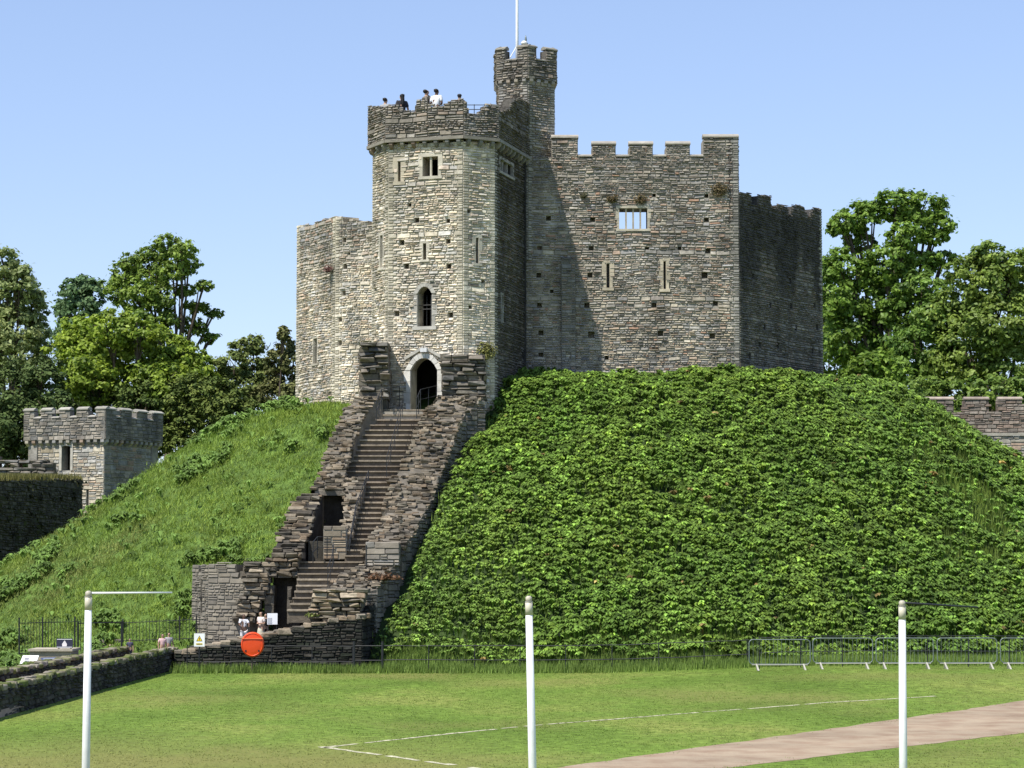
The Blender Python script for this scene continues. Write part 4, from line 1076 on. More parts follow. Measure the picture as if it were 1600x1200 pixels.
# crowd barriers
def barrier(px0, px1, label, Y=92.6):
    x0, x1 = X(px0, Y), X(px1, Y); g = G((x0 + x1) / 2, Y); L = x1 - x0 - .06
    root = thing('crowd_barrier', label, 'barrier', (x0 + L / 2, Y, g), 'grey steel crowd barriers in a row')
    yw = R.uniform(-.02, .02); c = Vector((x0 + L / 2, Y, g))
    q = lambda u, z, d=0: c + Vector((u * math.cos(yw) - d * math.sin(yw), u * math.sin(yw) + d * math.cos(yw), z))
    r = .16; pts = []
    for cx_, cz_, a0 in ((L / 2 - r, 1.22 - r, 0), (-L / 2 + r, 1.22 - r, 90), (-L / 2 + r, .24 + r, 180), (L / 2 - r, .24 + r, 270)):
        for k in range(5):
            a = math.radians(a0 + 22.5 * k); pts.append(q(cx_ + r * math.cos(a), cz_ + r * math.sin(a)))
    pts.append(pts[0]); MB().tube(pts, .02, 8, cap=False).build('frame', M['galv'], root, smooth=True)
    MB().tube([q(-L / 2 + .1, .215, -.01), q(L / 2 - .1, .215, -.01)], .018, 6).build('bottom_rail', M['barrier_foot'], root)
    n = 15
    for i in range(1, n):
        u = lerp(-L / 2, L / 2, i / n); MB().tube([q(u, .25), q(u, 1.21)], .006, 5).build('bar', M['galv'], root)
    for u in (-L / 2 + .28, L / 2 - .28):
        m = MB(); tl = .06
        for d0, d1 in ((-.32, .32),):
            m.add([q(u - .025, .26, -.02), q(u + .035, .26, -.02), q(u + .035, .26, .02), q(u - .025, .26, .02), q(u + .03, .0, d0), q(u + .1, .0, d0), q(u + .1, .0, d1), q(u + .03, .0, d1)],
                  [(0, 1, 2, 3), (7, 6, 5, 4), (0, 4, 5, 1), (1, 5, 6, 2), (2, 6, 7, 3), (3, 7, 4, 0)])
        m.build('foot', M['barrier_foot'], root)
M['barrier_foot'] = mat('pale_barrier_foot', (.4, .38, .32), .6, attr=False, nscale=4, namt=.15)
for i, (a, b) in enumerate([(1168, 1265), (1267, 1362), (1365, 1456), (1460, 1555), (1558, 1652)]):
    barrier(a, b, ['leftmost grey steel crowd barrier in the row on the grass', 'second grey crowd barrier from the left end of the row', 'grey crowd barrier partly hidden by the right-hand white pole',
                   'grey crowd barrier just right of the right-hand white pole', 'rightmost grey crowd barrier cut off by the picture edge'][i])
# warning sign and lifebuoy housing
ws2 = thing('warning_sign', 'white sign with a yellow warning triangle on the fence', 'sign', (X(311, 96.2), 96.2, 0))
c = P(311.5, 1000, 96.2); hw_, hh_ = .22, .27; yy = 96.2
MB().box(c.x - hw_, c.x + hw_, yy, yy + .02, c.z - hh_, c.z + hh_, (.85, .85, .82)).build('panel', M['sign'], ws2)
def tri(s, cy, d, col, nm): MB().add([(c.x - .13 * s, yy - d, c.z + cy - .1 * s), (c.x + .13 * s, yy - d, c.z + cy - .1 * s), (c.x, yy - d, c.z + cy + .14 * s)], [(0, 1, 2)], col).build(nm, M['sign'], ws2)
tri(1, .05, .004, (.03, .03, .03), 'triangle_border'); tri(.74, .045, .007, (.85, .6, .03), 'triangle'); 
MB().add([(c.x - .012, yy - .01, c.z), (c.x + .012, yy - .01, c.z), (c.x + .018, yy - .01, c.z + .09), (c.x - .018, yy - .01, c.z + .09)], [(0, 1, 2, 3)], (.03, .03, .03)).build('symbol', M['sign'], ws2)
MB().box(c.x - .13, c.x + .13, yy - .006, yy - .001, c.z - .2, c.z - .13, (.8, .62, .1)).build('caption_band', M['sign'], ws2)
for i in range(4): MB().box(c.x - .11 + i * .058, c.x - .07 + i * .058, yy - .01, yy - .007, c.z - .185, c.z - .145, (.1, .09, .05)).build('caption_mark', M['sign'], ws2)
MB().tube([(c.x, yy + .05, -.1), (c.x, yy + .05, c.z + .1)], .03, 8).build('post', M['black_metal'], ws2)
lbx = thing('lifebuoy_housing', 'bright orange round lifebuoy housing on a post', 'lifebuoy', (X(394, 95.8), 95.8, 0))
c = P(394.5, 1006, 95.8); yy = 95.8
def shield(s, n=36):
    pts = []
    for i in range(n):
        a = 2 * math.pi * i / n; x = math.cos(a) * .47; z = math.sin(a) * .47
        if z > 0: z *= 1.02
        else: z = z * 1.15 + .0; x *= (1 + .02 * math.sin(-a))
        pts.append((x * s, z * s))
    return pts
m = MB(); rings = [(1.0, .0), (1.02, -.05), (1.0, -.12), (.9, -.17), (.86, -.15), (.6, -.165), (.3, -.172)]; n = 36
for s_, d in rings:
    for x, z in shield(s_): m.v.append((c.x + x, yy + .1 + d, c.z + z)); m.c.append((1, 1, 1) if s_ > .88 else (.92, .9, .9))
for i in range(len(rings) - 1):
    for k in range(n): m.f.append((i * n + k, (i + 1) * n + k, (i + 1) * n + (k + 1) % n, i * n + (k + 1) % n))
m.f.append(tuple((len(rings) - 1) * n + k for k in range(n))[::-1]); m.f.append(tuple(range(n)))
m.build('cover', M['orange'], lbx)
MB().box(c.x - .44, c.x + .44, yy - .1, yy - .045, c.z + .2, c.z + .235, (1.1, 2.6, 6)).build('ridge', M['orange'], lbx)
for sx in (-.27, .27): MB().box(c.x + sx - .03, c.x + sx + .03, yy - .075, yy - .04, c.z - .32, c.z - .25).build('latch', M['black_metal'], lbx)
MB().tube([(c.x - .03, yy + .14, -.1), (c.x - .03, yy + .14, c.z + .2)], .04, 8).build('post', M['bark'], lbx)
# white board near the stairs
wbd = thing('notice_board', 'white notice board at the foot of the stairs', 'sign', P(425, 985, 99.5))
c = P(425.5, 967, 99.5)
MB().box(c.x - .22, c.x + .22, 99.5, 99.54, c.z - .24, c.z + .24, (.82, .82, .85)).build('panel', M['sign'], wbd)
MB().box(c.x - .2, c.x - .02, 99.49, 99.498, c.z - .2, c.z + .05, (.45, .46, .5)).build('print', M['sign'], wbd)
for sx in (-.18, .18): MB().tube([(c.x + sx, 99.56, .9), (c.x + sx, 99.56, c.z)], .02, 6).build('leg', M['black_metal'], wbd)

# white banner poles in the foreground
def banner_pole(px_t, py_t, px_b, label, Y, arm_end=None, arm_col='white'):
    t = P(px_t, py_t, Y); bx = X(px_b, Y, 1200) + (X(px_b, Y, 1200) - t.x) * .5
    root = thing('banner_pole', label, 'pole', (bx, Y, 0), 'white banner poles on the lawn')
    b = Vector((bx, Y, -.2)); pole = lambda z: b.lerp(t, (z + .2) / (t.z + .2))
    MB().tube([b, pole(t.z * .5), pole(t.z - .27)], [.062, .057, .05], 16).build('pole', M['white'], root, smooth=True)
    MB().tube([pole(t.z - .272), pole(t.z - .085)], [.0525, .0525], 16, (.72, .66, .52)).build('collar', M['white'], root, smooth=True)
    MB().tube([pole(t.z - .086), pole(t.z - .02), pole(t.z)], [.046, .046, .02], 14, (.62, .56, .45)).build('cap', M['white'], root, smooth=True)
    MB().tube([pole(t.z - .09), pole(t.z - .075)], [.056, .056], 14, (.4, .38, .33)).build('ring', M['white'], root)
    if arm_end is not None:
        MB().tube([pole(t.z - .035), arm_end], [.017, .012], 8).build('arm', M[arm_col], root, smooth=True)
banner_pole(138.5, 923, 134, 'leftmost white banner pole with a thin white arm', 33, P(269, 926, 33.4), 'white')
banner_pole(826, 931, 833, 'middle white banner pole, its arm turned away', 33, P(826, 933, 34.2))
banner_pole(1409.5, 938, 1411, 'rightmost white banner pole with a thin dark arm', 33, P(1528, 949, 33.9), 'black_metal')

# ------------------------------------------------------------------ distant buildings
def far_tower():
    Y = 160.0
    a = Vector((X(44, Y + 1), Y + 1)); b = Vector((X(163, Y - 1.2), Y - 1.2)); c = Vector((X(247, Y + 4.2), Y + 4.2))
    root = thing('wall_tower', 'square battlemented stone tower beyond the left slope of the mound', 'tower', (X(140, Y), Y, 0))
    zt = Z(688, Y); ztop = Z(652, Y); zmer = Z(640, Y)
    for (p, q, sh, off) in ((a, b, False, .25), (b, c, True, .25)):  # sh: face away from the sun, its shade put into greyer stone
        w = Wall(p, q, -1, zt + .2, .8)
        if not sh:
            od = w.opening(97, 110, 697, 735); w.opening(135, 138, 764, 792)
        m = MB(); w.core(m, col=(.3, .285, .25)); pt_ = m.build('tower_wall', M['mortar'], root)
        stone_objs(w.stones((lambda u, z: pick(PAL_CREAM, .85)) if not sh else (lambda u, z: pick(PAL_GREY, .85)), hr=(.14, .3), ar=(1.4, 3), prot=.015, warp=.01, zmin=4), pt_, M['stone'], 40)
        if not sh:
            fr = MB()
            for u0, u1, z0, z1 in (od,):
                for x_ in (u0 - .2, u1): fr.add([w.pt(x_, z0, .05), w.pt(x_ + .2, z0, .05), w.pt(x_ + .2, z1, .05), w.pt(x_, z1, .05)], [(0, 1, 2, 3)], (.45, .42, .36))
                fr.add([w.pt(u0 - .2, z1 - .1, .06), w.pt((u0 + u1) / 2, z1 + .05, .06), w.pt(u1 + .2, z1 - .1, .06), w.pt(u1 + .2, z1 + .35, .06), w.pt(u0 - .2, z1 + .35, .06)], [(0, 1, 2, 3, 4)], (.45, .42, .36))
            fr.build('door_surround', M['dressed'], root)
        w2 = Wall(p + w.n * off - w.u * off, q + w.n * off + w.u * off, zt, ztop, .6)
        n = 5 if not sh else 4; gpw = .62; seg = (w2.W - gpw * (n - 1)) / n
        ms = [(i * (seg + gpw), i * (seg + gpw) + seg) for i in range(n)]
        w2.top = lambda u, ms=ms: zmer if any(s <= u <= e for s, e in ms) else ztop
        m = MB(); w2.core(m, col=(.2, .19, .17), cuts=[x for s in ms for x in s]); pt_ = m.build('parapet', M['mortar'], root)
        stone_objs(w2.stones(lambda u, z: pick(PAL_DARK, 1.15), hr=(.2, .35), ar=(1.3, 2.6), prot=.03, warp=.01, ragged=.02), pt_, M['stone'], 30)
        for s, e in ms: coping(w2, s, e, zmer, col=(.36, .34, .29), par=root, dep=.5)
        for (s, e), (s2_, e2_) in zip(ms, ms[1:]): coping(w2, e + .04, s2_ - .04, ztop, col=(.34, .32, .28), par=root, dep=.5, th=.12, slope=.1)
        k = int(w2.W / .55)
        for j in range(k):
            uu = (j + .5) * w2.W / k; vs = []
            for sg in (-1, 1):
                for d, z in [(.3, .0), (-.02, .0), (-.02, -.18), (.3, -.42)]: vs.append(w2.pt(uu + sg * .13, zt + z, -d))
            MB().add(vs, [(0, 1, 2, 3), (7, 6, 5, 4), (0, 4, 5, 1), (1, 5, 6, 2), (2, 6, 7, 3)], pick(PAL_GREY, 1)).build('corbel', M['dressed'], root, at=w2.pt(uu, zt))
    d = Vector((a.x + (c.x - b.x), a.y + (c.y - b.y)))
    for p, q in ((c, d), (d, a)):
        m = MB(); Wall(p, q, -1, ztop, .8).core(m, col=(.28, .26, .23)); m.build('tower_wall', M['mortar'], root)
    MB().prism([(p.x, p.y) for p in (a, b, c, d)], zt - .3, zt + .1, (.2, .2, .2)).build('roof', M['dressed'], root)
far_tower()
# brick-brown battlemented wall at the far right
bw = thing('battlemented_wall', 'brown battlemented wall beyond the right slope of the mound', 'wall', (X(1540, 168), 168, 0))
Yb = 168.0
def seg_wall(a_px, b_px, Ya, Ybb, zmer, zc_, zband, mers, root, pal, pal2):
    w = Wall((X(a_px, Ya), Ya), (X(b_px, Ybb), Ybb), zband, zc_, 1.0); ms = [(w.uv(p, 630)[0], w.uv(q, 630)[0]) for p, q in mers]
    w.top = lambda u, ms=ms: zmer if any(s <= u <= e for s, e in ms) else zc_
    m = MB(); w.core(m, col=(.16, .13, .11), cuts=[x for s in ms for x in s], step=2); p_ = m.build('parapet', M['mortar'], root)
    stone_objs(w.stones(lambda u, z: pick(pal, 1.25), hr=(.16, .3), ar=(1.4, 2.8), ragged=.02, warp=.02), p_, M['stone'], 60)
    for s, e in ms: coping(w, max(0, s), min(w.W, e), zmer, col=(.34, .28, .23), par=root, dep=.6)
    w2 = Wall(w.A + w.n * .05, w.B + w.n * .05, 0, zband, 1.0); m = MB(); w2.core(m, col=(.32, .3, .27), step=2); p_ = m.build('lower_wall', M['mortar'], root)
    stone_objs(w2.stones(lambda u, z: pick(pal2, 1.05), hr=(.2, .35), ar=(1.3, 2.6), warp=.02, zmin=zband - 6), p_, M['stone'], 60)
    MB().add([w2.pt(0, zband - .1, .1), w2.pt(w2.W, zband - .1, .1), w2.pt(w2.W, zband + .12, .1), w2.pt(0, zband + .12, .1), w2.pt(0, zband + .12, -.1), w2.pt(w2.W, zband + .12, -.1)], [(0, 1, 2, 3), (3, 2, 5, 4)], (.36, .33, .28)).build('string_course', M['dressed'], root)
seg_wall(1400, 1720, Yb, Yb, Z(623, Yb), Z(643, Yb), Z(679, Yb), [(1400, 1436), (1447, 1490), (1507, 1545), (1560, 1597), (1612, 1650), (1665, 1702)], bw, PAL_BROWN, PAL_GREY)
lwf = thing('ruined_parapet', 'low broken parapet stones at the left edge, left of the far tower', 'wall', (X(30, 156), 156, 8))
stack(lwf, -60, 82, 713, 760, 156, 1.2, PAL_DARK, 1.1, hr=(.2, .4), wl=(.4, .9), rag=.2, topf=lambda px: 717 + (12 if (px % 38) < 13 else 0) + 2 * math.sin(px))

# ------------------------------------------------------------------ vegetation
def quads_to(V, C, base_n):
    pass
def leaves(cent, nrm, size, col, aspect=.6):
    """one folded diamond leaf per centre: two triangles"""
    n = len(cent)
    a = NR.normal(size=(n, 3)); a -= (a * nrm).sum(1, keepdims=True) * nrm; a /= np.linalg.norm(a, axis=1, keepdims=True) + 1e-9
    b = np.cross(nrm, a); s = size[:, None]
    V = np.empty((n, 4, 3)); fold = nrm * s * .18
    V[:, 0] = cent - a * s; V[:, 1] = cent + b * s * aspect + fold; V[:, 2] = cent + a * s; V[:, 3] = cent - b * s * aspect + fold
    i = np.arange(n)[:, None] * 4
    T = np.concatenate([i + np.array([[0, 1, 2]]), i + np.array([[0, 2, 3]])], axis=1).reshape(-1, 3)
    return V.reshape(-1, 3), T, np.repeat(col, 4, axis=0)
def unit(n):
    v = NR.normal(size=(n, 3)); return v / np.linalg.norm(v, axis=1, keepdims=True)
def crown(blobs, leaf, col, dens=5.0, clump=.3, var=.25, up=.5, hollow=.55):
    """blobs: (centre, rx, ry, rz). Leaves gather in clumps spread through each blob's outer volume"""
    Vs, Ts, Cs = [], [], []; off = 0; leaf = leaf * 1.15
    for c, rx, ry, rz in blobs:
        rad = np.array([rx, ry, rz]); rr = clump * min(rx, rz)
        nc = max(8, int(3.2 * (rx * rz) / (rr * rr)))
        d = unit(nc); r = hollow + (1 - hollow) * NR.random(nc) ** .6; r *= 1 + .1 * np.clip(NR.normal(size=nc), -2, 1.2)
        cc = np.array(c) + d * r[:, None] * rad
        per = max(8, int(.78 * dens * rr * rr * math.pi / (leaf * leaf)))
        csz = rr * (.6 + .7 * NR.random(nc))
        tint = 1 + var * NR.normal(size=(nc, 1)) * np.array([[1, .8, .9]])
        e = unit(nc * per); rad2 = np.abs(NR.normal(size=nc * per)) * .62
        pos = np.repeat(cc, per, 0) + e * (rad2 * np.repeat(csz, per))[:, None] * np.array([1.15, 1.15, .75])
        nr = e * .6 + np.array([0, 0, up]) + .7 * unit(nc * per) + np.repeat(d, per, 0) * .4
        nr /= np.linalg.norm(nr, axis=1, keepdims=True)
        cl = np.array(col) * np.array([1.68, 1.7, 1.2]) * np.clip(np.repeat(tint, per, 0), .5, 1.6) * (1 + .18 * NR.normal(size=(nc * per, 1)))
        sz = leaf * (.6 + .7 * NR.random(nc * per))
        V, T, C = leaves(pos, nr, sz, np.clip(cl, .004, .9)); Vs.append(V); Ts.append(T + off); Cs.append(C); off += len(V)
    return np.concatenate(Vs), np.concatenate(Ts), np.concatenate(Cs)
def tree(name, label, Y, px_base, blobs, leaf, col, trunk_r=.35, dens=5, clump=.3, mt='leaf', group=None, cat='tree', z0=0, up=.5, var=.25, fork=.45, depth=1.0, hollow=.55, limb_to=None):
    bl = []
    for b in blobs:
        dY = b[4] if len(b) > 4 else R.uniform(-2, 2)
        c = P(b[0], b[1], Y + dY); k = (Y + dY) / F; rx, rz = b[2] * k, b[3] * k
        bl.append((tuple(c), rx, (rx + rz) / 2 * depth, rz))
    base = Vector((X(px_base, Y), Y, z0))
    root = thing(name, label, cat, base, group)
    V, T, C = crown(bl, leaf, col, dens, clump, var, up, hollow); np_obj('crown', V, T, C, M[mt], root, kind=None)
    m = MB(); topz = max(b[0][2] for b in bl); forkp = base.lerp(Vector((sum(b[0][0] for b in bl) / len(bl), Y, topz)), fork)
    m.tube([base - Vector((0, 0, .5)), base.lerp(forkp, .5) + Vector((R.uniform(-.3, .3), 0, 0)), forkp], [trunk_r * 1.25, trunk_r, trunk_r * .75], 9)
    for c, rx, ry, rz in bl:
        c = Vector(c); mid = forkp.lerp(c, .5) + Vector((R.uniform(-.5, .5), R.uniform(-.5, .5), R.uniform(.2, .8)))
        m.tube([forkp - Vector((0, 0, .3)), mid, c, c + Vector((R.uniform(-.4, .4) * rx, 0, rz * .6))], [trunk_r * .5, trunk_r * .3, trunk_r * .16, .03], 6)
        for _ in range(3):
            e = c + Vector((R.uniform(-.8, .8) * rx, R.uniform(-.6, .6) * ry, R.uniform(-.2, .8) * rz)); m.tube([mid.lerp(c, .5), c.lerp(e, .6), e], [trunk_r * .16, trunk_r * .1, .02], 5)
    m.build('trunk', M['bark'], root, smooth=True)
    return root
GR = 'trees behind the castle'
G1, G2, G3, GD, GY, GB = (.105, .165, .036), (.12, .165, .045), (.1, .15, .04), (.06, .085, .03), (.145, .195, .034), (.07, .11, .065)
# right
tree('broadleaf_tree', 'tall spreading tree just right of the keep with sky between its boughs', 190, 1385, [(1322, 352, 34, 20), (1350, 338, 38, 22), (1400, 322, 42, 24), (1440, 330, 42, 28), (1462, 352, 30, 22), (1345, 380, 26, 16), (1412, 372, 36, 22), (1455, 372, 26, 12), (1325, 420, 46, 34), (1385, 412, 40, 30), (1430, 415, 40, 26), (1475, 405, 28, 12), (1310, 470, 44, 40), (1370, 465, 46, 42), (1325, 530, 50, 46), (1390, 530, 54, 48)], 0.177, G1, .55, dens=5.5, group=GR, fork=.5)
tree('broadleaf_tree', 'rounded pale green tree at the right picture edge', 182, 1540, [(1545, 402, 32, 24), (1580, 412, 38, 26), (1515, 432, 36, 30), (1555, 450, 48, 38), (1605, 455, 44, 40), (1500, 490, 50, 40), (1565, 510, 58, 48), (1620, 530, 50, 50), (1510, 555, 56, 46), (1580, 580, 56, 46)], 0.170, G2, .5, dens=5.5, group=GR)
tree('broadleaf_tree', 'darker rounded tree between the spreading tree and the pale one', 186, 1445, [(1440, 452, 44, 26), (1425, 490, 46, 38), (1470, 500, 44, 40), (1440, 545, 54, 42), (1490, 575, 50, 40), (1420, 590, 50, 40)], 0.170, (.09, .145, .035), .4, dens=5.5, group=GR)
tree('broadleaf_tree', 'dark tree rising directly behind the right end of the keep', 200, 1290, [(1285, 440, 36, 40), (1275, 500, 44, 50), (1295, 560, 50, 46)], 0.177, (.085, .135, .032), .4, dens=5, group=GR)
tree('leafy_shrub', 'bright leafy shrub on the brow of the mound right of the keep', 142, 1362, [(1350, 572, 30, 16), (1372, 566, 24, 15), (1394, 582, 28, 16), (1335, 585, 26, 12)], .17, (.11, .17, .035), .1, dens=6, cat='shrub', z0=13, fork=.3)
tree('leafy_shrub', 'row of low shrubs in front of the brown battlemented wall', 176, 1540, [(1440, 610, 40, 24), (1490, 615, 46, 22), (1550, 612, 50, 24), (1605, 612, 46, 26), (1460, 640, 40, 24), (1510, 642, 40, 24), (1560, 642, 40, 24), (1610, 642, 40, 24)], 0.150, G3, .2, dens=5, cat='shrub', z0=8, fork=.3)
# left
tree('broadleaf_tree', 'grey-green tree cut off by the left picture edge', 178, 15, [(8, 420, 26, 30), (30, 445, 30, 34), (0, 470, 40, 44), (50, 480, 26, 32), (20, 520, 50, 46), (58, 520, 20, 30), (-20, 520, 40, 60), (30, 570, 52, 46)], 0.163, (.17, .2, .105), .45, dens=4.2, group=GR, var=.2)
tree('conifer_tree', 'blue-green conifer behind the airy tree on the left', 215, 122, [(110, 462, 16, 26), (128, 452, 18, 22), (145, 462, 18, 30), (105, 490, 20, 34), (130, 490, 30, 40), (120, 525, 36, 34)], 0.177, GB, .3, dens=6, clump=.35, mt='needle', group=GR, var=.15)
tree('broadleaf_tree', 'airy open tree with its trunk showing, left of the keep', 184, 268, [(262, 386, 30, 18), (285, 392, 24, 18), (240, 400, 26, 18), (210, 412, 26, 20), (195, 432, 30, 22), (235, 430, 30, 22), (270, 425, 26, 20), (295, 415, 22, 14), (180, 455, 26, 24), (215, 465, 34, 26), (250, 462, 24, 26), (288, 455, 18, 12), (318, 447, 18, 9), (305, 480, 24, 10), (335, 490, 16, 7), (300, 510, 28, 14), (328, 528, 16, 10), (225, 500, 40, 26), (262, 500, 18, 24)], 0.136, (.12, .17, .04), .4, dens=4.2, clump=.34, group=GR, fork=.55, hollow=.3)
tree('broadleaf_tree', 'broad yellow-green tree below the airy tree', 174, 200, [(130, 520, 36, 26), (175, 510, 40, 26), (215, 520, 44, 28), (120, 555, 44, 34), (170, 550, 50, 36), (225, 560, 50, 36), (265, 545, 34, 26), (290, 560, 36, 28), (140, 600, 50, 40), (200, 605, 56, 40), (260, 600, 56, 40), (310, 590, 36, 34)], 0.156, GY, .45, dens=5.5, group=GR)
tree('yew_tree', 'dark low yew behind the far tower', 172, 200, [(130, 625, 44, 36), (180, 635, 48, 40), (230, 625, 44, 36), (270, 650, 50, 44), (200, 680, 70, 40)], 0.136, GD, .3, dens=5.2, clump=.25, mt='needle', group=GR, var=.2, up=.8)
tree('yew_tree', 'dark yew at the left edge behind the broken parapet', 168, 40, [(20, 610, 46, 44), (65, 600, 40, 40), (40, 660, 60, 50), (-10, 670, 50, 60), (85, 655, 36, 46), (60, 705, 60, 40)], 0.136, (.05, .072, .03), .3, dens=5.2, clump=.25, mt='needle', group=GR, var=.2, up=.8)
tree('yew_tree', 'dark olive yew beside the slope left of the keep', 168, 320, [(300, 620, 44, 34), (340, 625, 40, 34), (315, 660, 56, 40), (360, 650, 44, 36), (280, 690, 46, 30)], 0.136, (.07, .09, .028), .3, dens=5.2, clump=.25, mt='needle', group=GR, var=.2, up=.8)
tree('pine_tree', 'olive pine left of the keep, the shorter of the two', 176, 385, [(378, 545, 20, 16), (398, 540, 18, 16), (365, 570, 26, 22), (398, 575, 30, 24), (350, 600, 34, 26), (390, 612, 40, 30)], 0.136, (.085, .105, .04), .25, dens=5.5, clump=.33, mt='needle', group=GR, var=.2)
tree('pine_tree', 'dark brownish pine touching the left wall of the keep', 172, 445, [(443, 522, 10, 14), (448, 545, 18, 16), (432, 565, 22, 18), (458, 570, 24, 20), (445, 595, 32, 24), (430, 620, 34, 24), (465, 620, 34, 24)], 0.129, (.078, .082, .04), .25, dens=5.5, clump=.33, mt='needle', group=GR, var=.2)

# ivied bank at the left edge, shade put into its dark stone, grassy top
bkq = thing('retaining_bank', 'dark shaded retaining bank with a dry grassy top at the left edge', 'bank', (X(60, 140), 140, 0))
e0, e1 = Vector((X(-130, 121), 121)), Vector((X(130, 152), 152)); wbk = Wall(e0, e1, -1, 0, 6)
zb0, zb1 = Z(742, 121) - .2, Z(742, 152) - .2
wbk.top = lambda u: lerp(zb0, zb1, u / wbk.W)
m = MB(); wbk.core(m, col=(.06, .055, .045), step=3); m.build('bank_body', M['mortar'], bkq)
mm = MB()
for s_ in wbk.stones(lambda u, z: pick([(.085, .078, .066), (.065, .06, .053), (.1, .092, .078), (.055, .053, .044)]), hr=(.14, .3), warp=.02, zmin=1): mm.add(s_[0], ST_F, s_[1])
mm.build('stone_facing', M['stone'], bkq, kind='stuff')
n = 1200; uu = NR.random(n) * wbk.W; tz = zb0 + (zb1 - zb0) * uu / wbk.W; zz = NR.random(n) * tz
po = np.array([wbk.A.x, wbk.A.y, 0]) + uu[:, None] * np.array([wbk.u.x, wbk.u.y, 0]) + (NR.random(n) * .4 - .02 + .15 * np.sin(uu * 1.3 + zz))[:, None] * np.array([wbk.n.x, wbk.n.y, 0]); po[:, 2] = zz
nn = np.array([wbk.n.x, wbk.n.y, .4]) + .8 * unit(n); nn /= np.linalg.norm(nn, axis=1, keepdims=True)
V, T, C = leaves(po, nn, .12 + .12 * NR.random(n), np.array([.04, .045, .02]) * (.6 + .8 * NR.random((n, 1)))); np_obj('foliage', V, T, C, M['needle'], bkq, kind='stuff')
def blades(pts, h, w, col, lean=.35, nb=5, spread=.1, var=.2):
    """tufts: nb leaning triangular blades per point"""
    n = len(pts) * nb; p = np.repeat(pts, nb, 0) + np.c_[NR.normal(size=(n, 2)) * spread, np.zeros(n)]
    hh = np.repeat(h, nb) * (.55 + .6 * NR.random(n)); az = NR.random(n) * 2 * np.pi; ln = hh * lean * (.3 + NR.random(n) * 1.2)
    d = np.c_[np.cos(az), np.sin(az), np.zeros(n)]; s = np.c_[-np.sin(az), np.cos(az), np.zeros(n)] * (w * (.6 + .8 * NR.random(n)))[:, None]
    tip = p + d * ln[:, None] + np.array([0, 0, 1.]) * hh[:, None]
    V = np.stack([p - s, p + s, tip], 1).reshape(-1, 3); T = np.arange(n * 3).reshape(-1, 3)
    c = np.repeat(col, nb, 0) * (1 + var * NR.normal(size=(n, 1))); return V, T, np.repeat(np.clip(c, .003, .9), 3, 0)
n = 6000; uu = NR.random(n) * wbk.W; dd = NR.random(n) * 5
po = np.array([wbk.A.x, wbk.A.y, 0]) + uu[:, None] * np.array([wbk.u.x, wbk.u.y, 0]) - dd[:, None] * np.array([wbk.n.x, wbk.n.y, 0]); po[:, 2] = zb0 + (zb1 - zb0) * uu / wbk.W - .15
V, T, C = blades(po, np.full(n, .45), .03, np.tile([.17, .16, .05], (n, 1)), nb=4); np_obj('grass_top', V, T, C, M['blade'], bkq, kind='stuff')

# where the stairs and walls stand on the slope
edgeR = sorted([(SY(p), X(xr, SY(p), p)) for p, xl, xr in RWst + RW2] + [(98.2, X(568, 98.2)), (96.5, X(598, 96.5))])
edgeL = sorted([(SY(p), X(xl, SY(p), p)) for p, xl, xr in LWa + LWb] + [(100, X(300, 104)), (97.5, X(290, 98)), (106.4, X(318, 106.4)), (107.4, X(420, 107.4))])
def keep_mask(x, y):
    poly = [FL + Vector((.3, .3)), FR, R1, Vector((AM.x, AM.y)), BM, BR, Vector((17.8, 137.5)), Vector((-11.8, 135)), l2, l1, l0, L1]
    inside = np.zeros(len(x), bool); j = len(poly) - 1
    for i in range(len(poly)):
        a, b = poly[i], poly[j]
        c = ((a.y > y) != (b.y > y)) & (x < (b.x - a.x) * (y - a.y) / (b.y - a.y + 1e-12) + a.x); inside ^= c; j = i
    return inside
def vn(x, y, s, seed):          # smooth lattice noise in two octaves, about 0..1
    out = np.zeros_like(x)
    for o, (f, a) in enumerate(((s, .65), (s * 2.3, .35))):
        g = np.random.default_rng(seed + 50 * o).random((64, 64)); u = x * f + 100.3; v = y * f + 57.7
        i = np.floor(u).astype(int); j = np.floor(v).astype(int); fu = u - i; fv = v - j; fu = fu * fu * (3 - 2 * fu); fv = fv * fv * (3 - 2 * fv)
        q = lambda a_, b_: g[(i + a_) % 64, (j + b_) % 64]
        out += a * ((q(0, 0) * (1 - fu) + q(1, 0) * fu) * (1 - fv) + (q(0, 1) * (1 - fu) + q(1, 1) * fu) * fv)
    return out
def scatter(n, x0, x1, y0, y1): return NR.uniform(x0, x1, n), NR.uniform(y0, y1, n)
